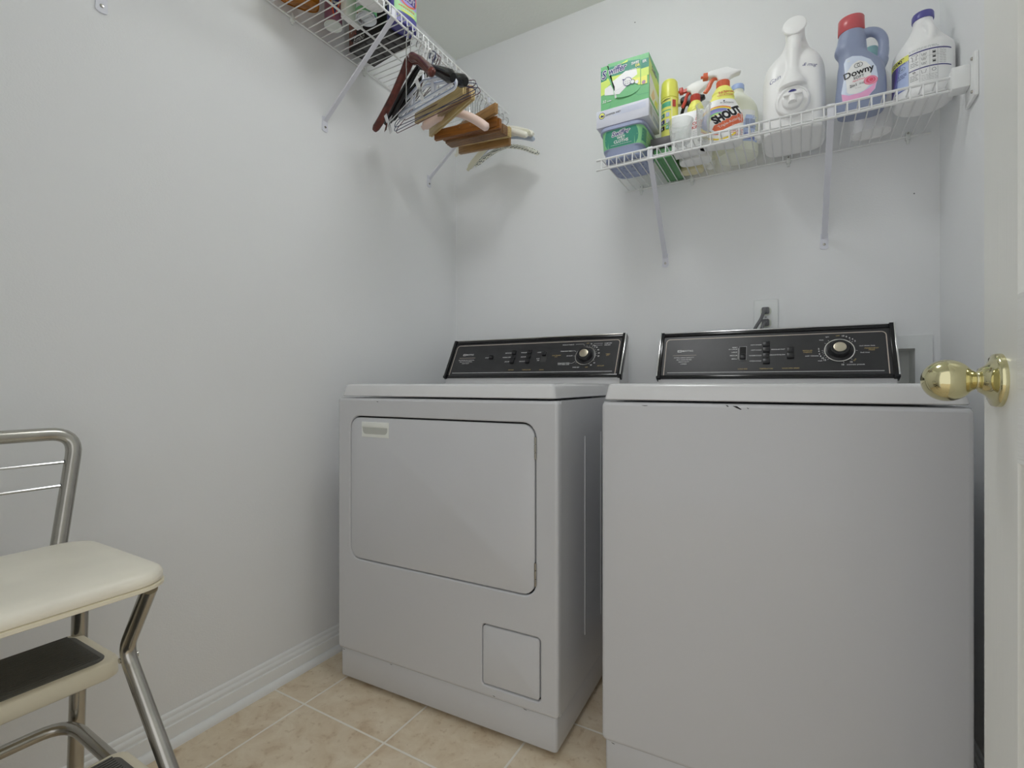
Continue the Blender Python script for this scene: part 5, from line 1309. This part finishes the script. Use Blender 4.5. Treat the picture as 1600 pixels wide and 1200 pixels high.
hang_n = {}
def hanger(kind, y, th, L, z, x, dz, label, mat_=None, group=None, name=None, cat='hanger', pr=0.012):
    nm = name or 'hanger'
    t = thing(nm, label, cat, (x, y, z), -th, group)
    tl = dz / L
    def Z(px, pz): return (px, pz + px * tl)
    top = ZR - z
    if kind == 'clamp':
        neck = 0.018
        g = Geo()
        for yy in (-0.0038, 0.0038):
            h = Geo()
            sh = Matrix(((1, 0, 0, 0), (0, 1, 0, 0), (tl, 0, 1, 0), (0, 0, 0, 1)))
            h.box(-L, L, yy - 0.0032, yy + 0.0032, -0.020, 0.016, bevel=0.0014, T=sh)
            part('clamp_bar', h, mat_, t)
        h = Geo(); h.tube(bend([(-0.022, 0, 0.014), (-0.014, 0, 0.030), (0, 0, 0.036), (0.014, 0, 0.030), (0.022, 0, 0.014)], 0.01, 4), 0.0014, 7)
        h.tube([(-0.022, -0.0075, 0.004), (-0.022, 0, 0.019), (-0.022, 0.0075, 0.004)], 0.0012, 6); h.tube([(0.022, -0.0075, 0.004), (0.022, 0, 0.019), (0.022, 0.0075, 0.004)], 0.0012, 6)
        part('spring_wire', h, 'wirechrome', t)
        hook(t, {'rail': top, 'neck': 0.034})
    elif kind == 'wire':
        h = Geo(); apex = top - 0.090
        h.tube(bend([(0.003, 0, apex)] + [Z(L, 0.012)] and [(v[0], 0, v[1]) for v in [(0.002, apex), Z(L - 0.004, 0.016), Z(L, 0.004), Z(L - 0.006, 0.0), Z(-L + 0.006, 0.0), Z(-L, 0.004), Z(-L + 0.004, 0.016), (-0.002, apex)]], 0.006, 4, closed=True), 0.0012, 6, closed=True)
        h.tube([(0, 0, apex - 0.002), (0, 0, apex + 0.012)], 0.0022, 8)
        R = 0.015; cz = top - R + 0.0012
        h.tube([(0, 0, apex + 0.01), (0, 0, cz - R - 0.006)] + [(R * math.cos(math.radians(a)), 0, cz + R * math.sin(math.radians(a))) for a in range(-62, 201, 14)], 0.0012, 6)
        part('wire_frame', h, mat_, t)
    elif kind == 'padded':
        arch = 0.055; pts = []; rr = []
        for i in range(-10, 11):
            q = i / 10; pts.append(Vector((L * q, 0, arch * (1 - abs(q) ** 1.7) + L * q * tl - 0.004))); rr.append(pr * (1 - 0.2 * (1 - abs(q)) ** 2) if abs(i) < 10 else pr * 0.55)
        rr[1] = rr[-2] = pr * 0.95
        h = Geo(); h.tube(curve_pts(pts, 2), [rr[min(i // 2, 20)] for i in range(len(curve_pts(pts, 2)))], 18)
        part('padding', h, mat_, t, angle=60)
        h = Geo(); h.tube([(math.cos(a) * 0.005, math.sin(a) * 0.005, arch + 0.014) for a in [i * PI / 4 for i in range(8)]], 0.003, 6, closed=True)
        part('neck_bow', h, mat_, t)
        hook(t, {'rail': top, 'neck': arch - 0.005})
    elif kind == 'plastic':
        h = Geo(); apex = 0.058
        fr = bend([(0.0, 0, apex), (v := Z(L - 0.012, 0.022))and(v[0], 0, v[1]), (L, 0, Z(L, 0.006)[1]), (L - 0.008, 0, Z(L, -0.004)[1]), (-L + 0.008, 0, Z(-L, -0.004)[1]), (-L, 0, Z(-L, 0.006)[1]), (-L + 0.012, 0, Z(-L + 0.012, 0.022)[1])], 0.012, 4, closed=True)
        h.tube(fr, 0.0072, 10, closed=True, flat=(0.5, (0, 1, 0)))
        for q in (-0.42, 0.32): h.tube([(L * q, 0, Z(L * q, -0.003)[1]), (L * q, 0, apex * (1 - abs(q)) + 0.02 * abs(q))], 0.0072, 8, flat=(0.5, (0, 1, 0)))
        h.tube([(0, 0, apex), (0, 0, apex + 0.02)], 0.0045, 10)
        part('plastic_frame', h, mat_, t)
        h = Geo()
        for ins in (0.0,): h.tube([Vector((p_.x, -0.0036, p_.z)) for p_ in fr], 0.0012, 6, closed=True)
        part('edge_stripe', h, C('stripe_blue', (112, 124, 150), 0.4), t, label='blue-grey inlaid stripe')
        hook(t, {'rail': top, 'neck': apex + 0.016}, m='plainwhite', r=0.0022, R=0.016)
    elif kind == 'suit':
        apex = top - 0.086; h = Geo()
        pts = []; rr = []
        for i in range(-12, 13):
            q = i / 12; zz = apex * (1 - abs(q) ** 1.15) + 0.004 * abs(q) + L * q * tl
            pts.append(Vector((L * q, -0.010 * abs(q) ** 2, zz))); rr.append(0.010 + 0.011 * abs(q) ** 1.3)
        rr[0] = rr[-1] = 0.013
        h.tube(pts, rr, 12, flat=(0.75, (0, 1, 0)))
        part('hanger_body', h, mat_, t, angle=50)
        hook(t, {'rail': top, 'neck': apex - 0.002}, r=0.0017)
    elif kind == 'contour':
        apex = top - 0.098; h = Geo()
        # neck hump then long drooping arms
        prof_ = [(0.0, apex + 0.012, 0.013), (0.06, apex + 0.010, 0.017), (0.14, apex - 0.002, 0.0165), (0.24, apex - 0.014, 0.0145), (0.36, apex * 0.78, 0.0135), (0.5, apex * 0.60, 0.0135), (0.68, apex * 0.38, 0.014), (0.84, apex * 0.17, 0.0145), (0.95, 0.006, 0.014), (1.0, -0.003, 0.008)]
        pts = []; rr = []
        for q, zz, r_ in prof_[::-1]: pts.append(Vector((-L * q, -0.035 * q * q, zz + -L * q * tl))); rr.append(r_)
        for q, zz, r_ in prof_[1:]: pts.append(Vector((L * q, -0.035 * q * q, zz + L * q * tl))); rr.append(r_)
        cp = curve_pts(pts, 3); rc = []
        for i in range(len(cp)):
            a = i / 3; k = min(int(a), len(rr) - 2); f_ = a - k; rc.append(rr[k] * (1 - f_) + rr[k + 1] * f_)
        h.tube(cp, rc, 18, flat=(0.85, (0, 1, 0)))
        part('wooden_body', h, mat_, t, angle=60)
        hook(t, {'rail': top, 'neck': apex + 0.020}, r=0.0018)
    elif kind == 'clip':
        h = Geo(); h.tube([(-L, 0, -L * tl), (L, 0, L * tl)], 0.0016, 8); h.tube([(0, 0, 0), (0, 0, top - 0.05)], 0.0016, 8); part('cross_bar', h, 'wirechrome', t)
        hook(t, {'rail': top, 'neck': top - 0.052}, r=0.0016)
        for sx in (-0.95, 0.62):
            h = Geo(); xx = L * sx; zz = xx * tl
            for s_ in (-1, 1):
                h.add([(xx - 0.008, s_ * 0.001, zz + 0.004), (xx + 0.008, s_ * 0.001, zz + 0.004), (xx + 0.010, s_ * 0.009, zz + 0.026), (xx - 0.010, s_ * 0.009, zz + 0.026),
                       (xx - 0.008, s_ * 0.003, zz + 0.004), (xx + 0.008, s_ * 0.003, zz + 0.004), (xx + 0.010, s_ * 0.0105, zz + 0.026), (xx - 0.010, s_ * 0.0105, zz + 0.026)],
                      [[0, 1, 2, 3], [4, 7, 6, 5], [0, 4, 5, 1], [1, 5, 6, 2], [2, 6, 7, 3], [3, 7, 4, 0]])
                h.add([(xx - 0.009, s_ * 0.009, zz - 0.028), (xx + 0.009, s_ * 0.009, zz - 0.028), (xx + 0.008, s_ * 0.001, zz + 0.004), (xx - 0.008, s_ * 0.001, zz + 0.004),
                       (xx - 0.009, s_ * 0.0105, zz - 0.028), (xx + 0.009, s_ * 0.0105, zz - 0.028), (xx + 0.008, s_ * 0.003, zz + 0.004), (xx - 0.008, s_ * 0.003, zz + 0.004)],
                      [[0, 1, 2, 3], [4, 7, 6, 5], [0, 4, 5, 1], [1, 5, 6, 2], [2, 6, 7, 3], [3, 7, 4, 0]])
            for q in range(3): h.tube([(xx + 0.0045 * math.cos(a), 0.0045 * math.sin(a), zz + 0.001 + 0.002 * q) for a in [i * PI / 4 for i in range(8)]], 0.0008, 5, closed=True)
            part('grip_clip', h, 'chrome', t)
    return t

C('hblack', (22, 22, 24), 0.22, k=1.2); C('hwhite', (196, 199, 206), 0.3, k=1.5)
C('pink_satin', (190, 170, 162), 0.38, k=1.6, bump=0.5, bscale=140); C('white_satin', (196, 194, 184), 0.42, k=1.6, bump=0.6, bscale=120)
C('cream_satin', (180, 178, 160), 0.45, k=1.6, bump=0.3, bscale=120); C('blue_satin', (150, 160, 174), 0.4, k=1.6, bump=0.3, bscale=120)
C('wire_blue', (52, 58, 90), 0.3, k=1.3); C('wire_maroon', (78, 34, 50), 0.3, k=1.3); C('wire_black', (40, 40, 44), 0.3, k=1.2)
def dot_mat():
    m = mat('dotted_fabric', (188, 188, 180), 0.6, k=1.6)
    nt = m.node_tree; b = nt.nodes['Principled BSDF']; tc = nt.nodes.new('ShaderNodeTexCoord')
    v = nt.nodes.new('ShaderNodeTexVoronoi'); v.inputs['Scale'].default_value = 135; v.inputs['Randomness'].default_value = 0.15
    nt.links.new(tc.outputs['Object'], v.inputs['Vector'])
    r = nt.nodes.new('ShaderNodeValToRGB'); r.color_ramp.elements[0].position = 0.33; r.color_ramp.elements[0].color = (0.04, 0.06, 0.07, 1)
    r.color_ramp.elements[1].position = 0.38; r.color_ramp.elements[1].color = colr((192, 192, 182), 1.6)
    nt.links.new(v.outputs['Distance'], r.inputs['Fac']); nt.links.new(r.outputs['Color'], b.inputs['Base Color'])
    return m
M['dots'] = dot_mat()

HX = LXF
hanger('contour', 1.190, 0.38, 0.200, 1.7655, HX, 0.000, 'glossy red-brown wooden coat hanger, first on the rail nearest the doorway', 'mahogany', name='coat_hanger')
hanger('clip', 1.171, 0.397, 0.145, 1.768, HX, 0.003, 'chrome wire hanger with two metal grip clips just behind the red-brown wooden one', name='clip_hanger')
hanger('suit', 1.230, 0.290, 0.195, 1.793, HX, -0.007, 'black plastic hanger nearest the red-brown wooden one', 'hblack', 'black plastic hangers')
hanger('plastic', 1.2505, 0.31, 0.168, 1.824, HX, -0.016, 'white plastic hanger with blue-grey stripe, squeezed between two black ones', 'hwhite', 'white plastic hangers')
hanger('suit', 1.271, 0.190, 0.193, 1.815, HX, -0.011, 'black plastic hanger on the far side of the white ones', 'hblack', 'black plastic hangers')
hanger('plastic', 1.264, 0.289, 0.165, 1.816, HX, -0.013, 'white plastic hanger with blue-grey stripe and two uprights, lowest of the white pair', 'hwhite', 'white plastic hangers')
for y_, th_, L_, z_, dz_, m_, lb in ((1.300, 0.152, 0.202, 1.806, 0.003, 'wire_blue', 'thin blue wire hanger, upper of the two blue ones'), (1.313, 0.131, 0.200, 1.802, 0.002, 'wire_maroon', 'thin maroon wire hanger reaching furthest into the room'), (1.2965, 0.131, 0.192, 1.804, -0.007, 'wire_blue', 'thin blue wire hanger, lower of the two blue ones'), (1.324, 0.210, 0.187, 1.843, -0.010, 'wire_maroon', 'thin maroon wire hanger lying above the tan clamp hangers')):
    hanger('wire', y_, th_, L_, z_, HX, dz_, lb, m_, 'coloured wire hangers', name='wire_hanger')
G = 'wooden trouser clamp hangers'
for y_, th_, L_, z_, dz_, m_, lb in (
    (1.331, 0.357, 0.155, 1.845, -0.016, 'tanwood', 'light tan wooden clamp hanger right behind the white plastic hangers'),
    (1.377, 0.414, 0.159, 1.861, -0.019, 'greywood', 'greyish brown wooden clamp hanger between two light tan ones'),
    (1.395, 0.480, 0.170, 1.843, -0.011, 'tanwood', 'light tan wooden clamp hanger hanging lowest, in front of the pink padded one'),
    (1.488, -0.14, 0.128, 1.834, 0.002, 'ambwood', 'amber brown wooden clamp hanger behind the pink padded hanger'),
    (1.515, 0.330, 0.156, 1.866, -0.008, 'midwood', 'mid brown wooden clamp hanger slanting up to the right over the dark bundle'),
    (1.523, 0.120, 0.139, 1.844, -0.018, 'ambwood', 'reddish brown wooden clamp hanger, first of the dark bundle'),
    (1.534, 0.095, 0.132, 1.837, -0.015, 'dkwood', 'dark wooden clamp hanger, second of the dark bundle'),
    (1.5495, 0.100, 0.137, 1.837, -0.017, 'dkwood', 'dark wooden clamp hanger, third of the dark bundle'),
    (1.565, 0.095, 0.137, 1.838, -0.016, 'dkwood', 'dark wooden clamp hanger, last of the dark bundle'),
    (1.582, 0.082, 0.142, 1.843, -0.019, 'tanwood', 'light wooden clamp hanger just behind the dark bundle'),
    (1.609, 0.131, 0.128, 1.825, -0.019, 'midwood', 'golden wooden clamp hanger, last before the white padded hangers')):
    hanger('clamp', y_, th_, L_, z_, HX, dz_, lb, m_, G, name='clamp_hanger')
hanger('padded', 1.4175, -0.176, 0.128, 1.807, HX, -0.022, 'pink satin padded hanger among the wooden clamp hangers', 'pink_satin', 'padded hangers', name='padded_hanger', pr=0.0155)
hanger('padded', 1.648, 0.135, 0.183, 1.840, HX, -0.014, 'white satin padded hanger nearest the wooden clamp hangers', 'white_satin', 'padded hangers', name='padded_hanger')
hanger('padded', 1.680, 0.000, 0.178, 1.866, HX, -0.011, 'white satin padded hanger hanging highest by the back wall', 'white_satin', 'padded hangers', name='padded_hanger')
hanger('padded', 1.702, 0.270, 0.182, 1.8355, HX, 0.0145, 'cream satin padded hanger whose left end hangs lowest, before the blue one', 'cream_satin', 'padded hangers', name='padded_hanger')
hanger('padded', 1.738, 0.260, 0.181, 1.852, HX, -0.010, 'pale blue satin padded hanger next to the dotted one', 'blue_satin', 'padded hangers', name='padded_hanger', pr=0.0105)
hanger('padded', 1.774, 0.119, 0.165, 1.834, HX, -0.019, 'white padded hanger with dark dots, last at the back wall', 'dots', 'padded hangers', name='padded_hanger', pr=0.0095)

# ================================================================== STEP STOOL
st = thing('step_stool', 'chrome step stool chair with cream vinyl seat and black treads by left wall', 'step stool', (-1.04, 0.215, 0))
O = Vector((-1.04, 0.215, 0)); TS = Matrix.Translation(-O)
YR, YL = 0.402, 0.028
# seat pad
g = Geo(TS); ring = lambda i, z, up=0: [Vector((a, b_, z)) for a, b_ in rrect(-1.195 + i, -0.880 - i, 0.003 + i, 0.427 - i, 0.048 - i * 0.5, 8)]
g.rings([ring(0.004, 0.582), ring(0.0, 0.585), ring(0.0, 0.594), ring(0.003, 0.600), ring(0.010, 0.6045), ring(0.030, 0.608), ring(0.07, 0.6095)])
sp = part('seat', g, 'cream', st, angle=60)
g = Geo(TS); g.rings([ring(0.003, 0.5745), ring(-0.0015, 0.5765), ring(-0.0015, 0.5815), ring(0.002, 0.5825)]); part('seat_trim', g, 'creammetal', st, label='cream metal rim under the vinyl seat')
# back frame
r_ = 0.0125
g = Geo(TS)
bp = bend([(-1.190, 0.376, 0.578), (-1.250, 0.426, 0.803), (-1.250, 0.004, 0.803), (-1.190, 0.054, 0.578)], 0.045, 8)
g.tube(bp, r_, 16); part('back_frame', g, 'chrome2', st, angle=60)
for z_, y_ in ((0.748, 0.404), (0.705, 0.395)):
    f_ = (z_ - 0.578) / 0.225; xq = -1.190 - 0.060 * f_; g = Geo(TS); g.tube([(xq, 0.430 - y_, z_), (xq, y_, z_)], 0.0028, 10)
    for q in (y_ - 0.001, 0.431 - y_): g.tube([(xq, q - 0.002, z_), (xq, q + 0.002, z_)], 0.0045, 10, mi=1)
    part('back_rod', g, ['chrome', 'black'], st)
# rear legs
for y_ in (YR, YL):
    g = Geo(TS); g.tube([(-1.158, y_, 0.575), (-1.196, y_, 0.018)], r_, 16); l = part('rear_leg', g, 'chrome2', st, angle=60)
    g = Geo(TS); g.lathe([(0, 0), (0.015, 0), (0.015, 0.02), (0.0135, 0.024), (0, 0.024)], 16, T=Matrix.Translation((-1.197, y_, 0))); part('rubber_foot', g, 'rubber', l)
# front legs, bent at the step hinge
for y_ in (YR + 0.002, YL - 0.002):
    g = Geo(TS); pts = bend([(-0.897, y_ - 0.006 * (1 if y_ > 0.2 else -1), 0.574), (-0.992, y_, 0.448), (-0.575, y_, 0.018)], 0.03, 6)
    g.tube(pts, 0.0115, 14); g.tube([(-0.985, y_ - 0.012, 0.436), (-0.985, y_ + 0.015, 0.436)], 0.0045, 10)
    l = part('front_leg', g, 'chrome2', st, angle=60)
    g = Geo(TS); g.lathe([(0, 0), (0.015, 0), (0.015, 0.02), (0.0135, 0.024), (0, 0.024)], 16, T=Matrix.Translation((-0.573, y_, 0))); part('rubber_foot', g, 'rubber', l)
def tread_step(x0, x1, z, name, y0=YL + 0.013, y1=YR - 0.008):
    g = Geo(TS); rg = lambda i, zz: [Vector((a, b_, zz)) for a, b_ in rrect(x0 + i, x1 - i, y0 + i, y1 - i, 0.022, 5)]
    g.rings([rg(0.003, z - 0.030), rg(0, z - 0.027), rg(0, z - 0.004), rg(0.002, z - 0.001), rg(0.006, z)])
    s_ = part(name, g, 'creammetal', st, angle=50)
    g = Geo(TS); rg2 = lambda i, zz: [Vector((a, b_, zz)) for a, b_ in rrect(x0 + 0.012 + i, x1 - 0.012 - i, y0 + 0.016 + i, y1 - 0.016 - i, 0.02, 5)]
    g.rings([rg2(0, z - 0.0005), rg2(0, z + 0.0018), rg2(0.001, z + 0.0025)])
    n_ = int((x1 - x0 - 0.03) / 0.0066)
    for i in range(n_): g.tube([(x0 + 0.017 + i * 0.0066, y0 + 0.024, z + 0.0028), (x0 + 0.017 + i * 0.0066, y1 - 0.024, z + 0.0028)], 0.0021, 6)
    part('rubber_tread', g, 'rubber', s_, label='ribbed black rubber tread')
tread_step(-1.178, -1.005, 0.432, 'upper_step', y1=YR + 0.004)
tread_step(-1.022, -0.800, 0.266, 'lower_step', y1=YR + 0.012)
# U-shaped brace
g = Geo(TS); g.tube(bend([(-0.99, YR - 0.004, 0.250), (-1.175, YR - 0.013, 0.272), (-1.180, YL + 0.013, 0.272), (-0.99, YL + 0.004, 0.250)], 0.05, 7), 0.0105, 14)
part('brace_tube', g, 'chrome2', st, angle=60)

# nail holes and a scuff in the back wall paint
p = Print((0, YB, 0), (1, 0, 0), (0, 0, 1)); p.disc(-0.530, 2.255, 0.0022, C('hole_grey', (96, 98, 100), 0.7), n=10); p.build('nail_hole', wb)
p = Print((0, YB, 0), (1, 0, 0), (0, 0, 1)); p.disc(0.2935, 1.456, 0.0020, 'hole_grey', n=10); p.build('nail_hole', wb)
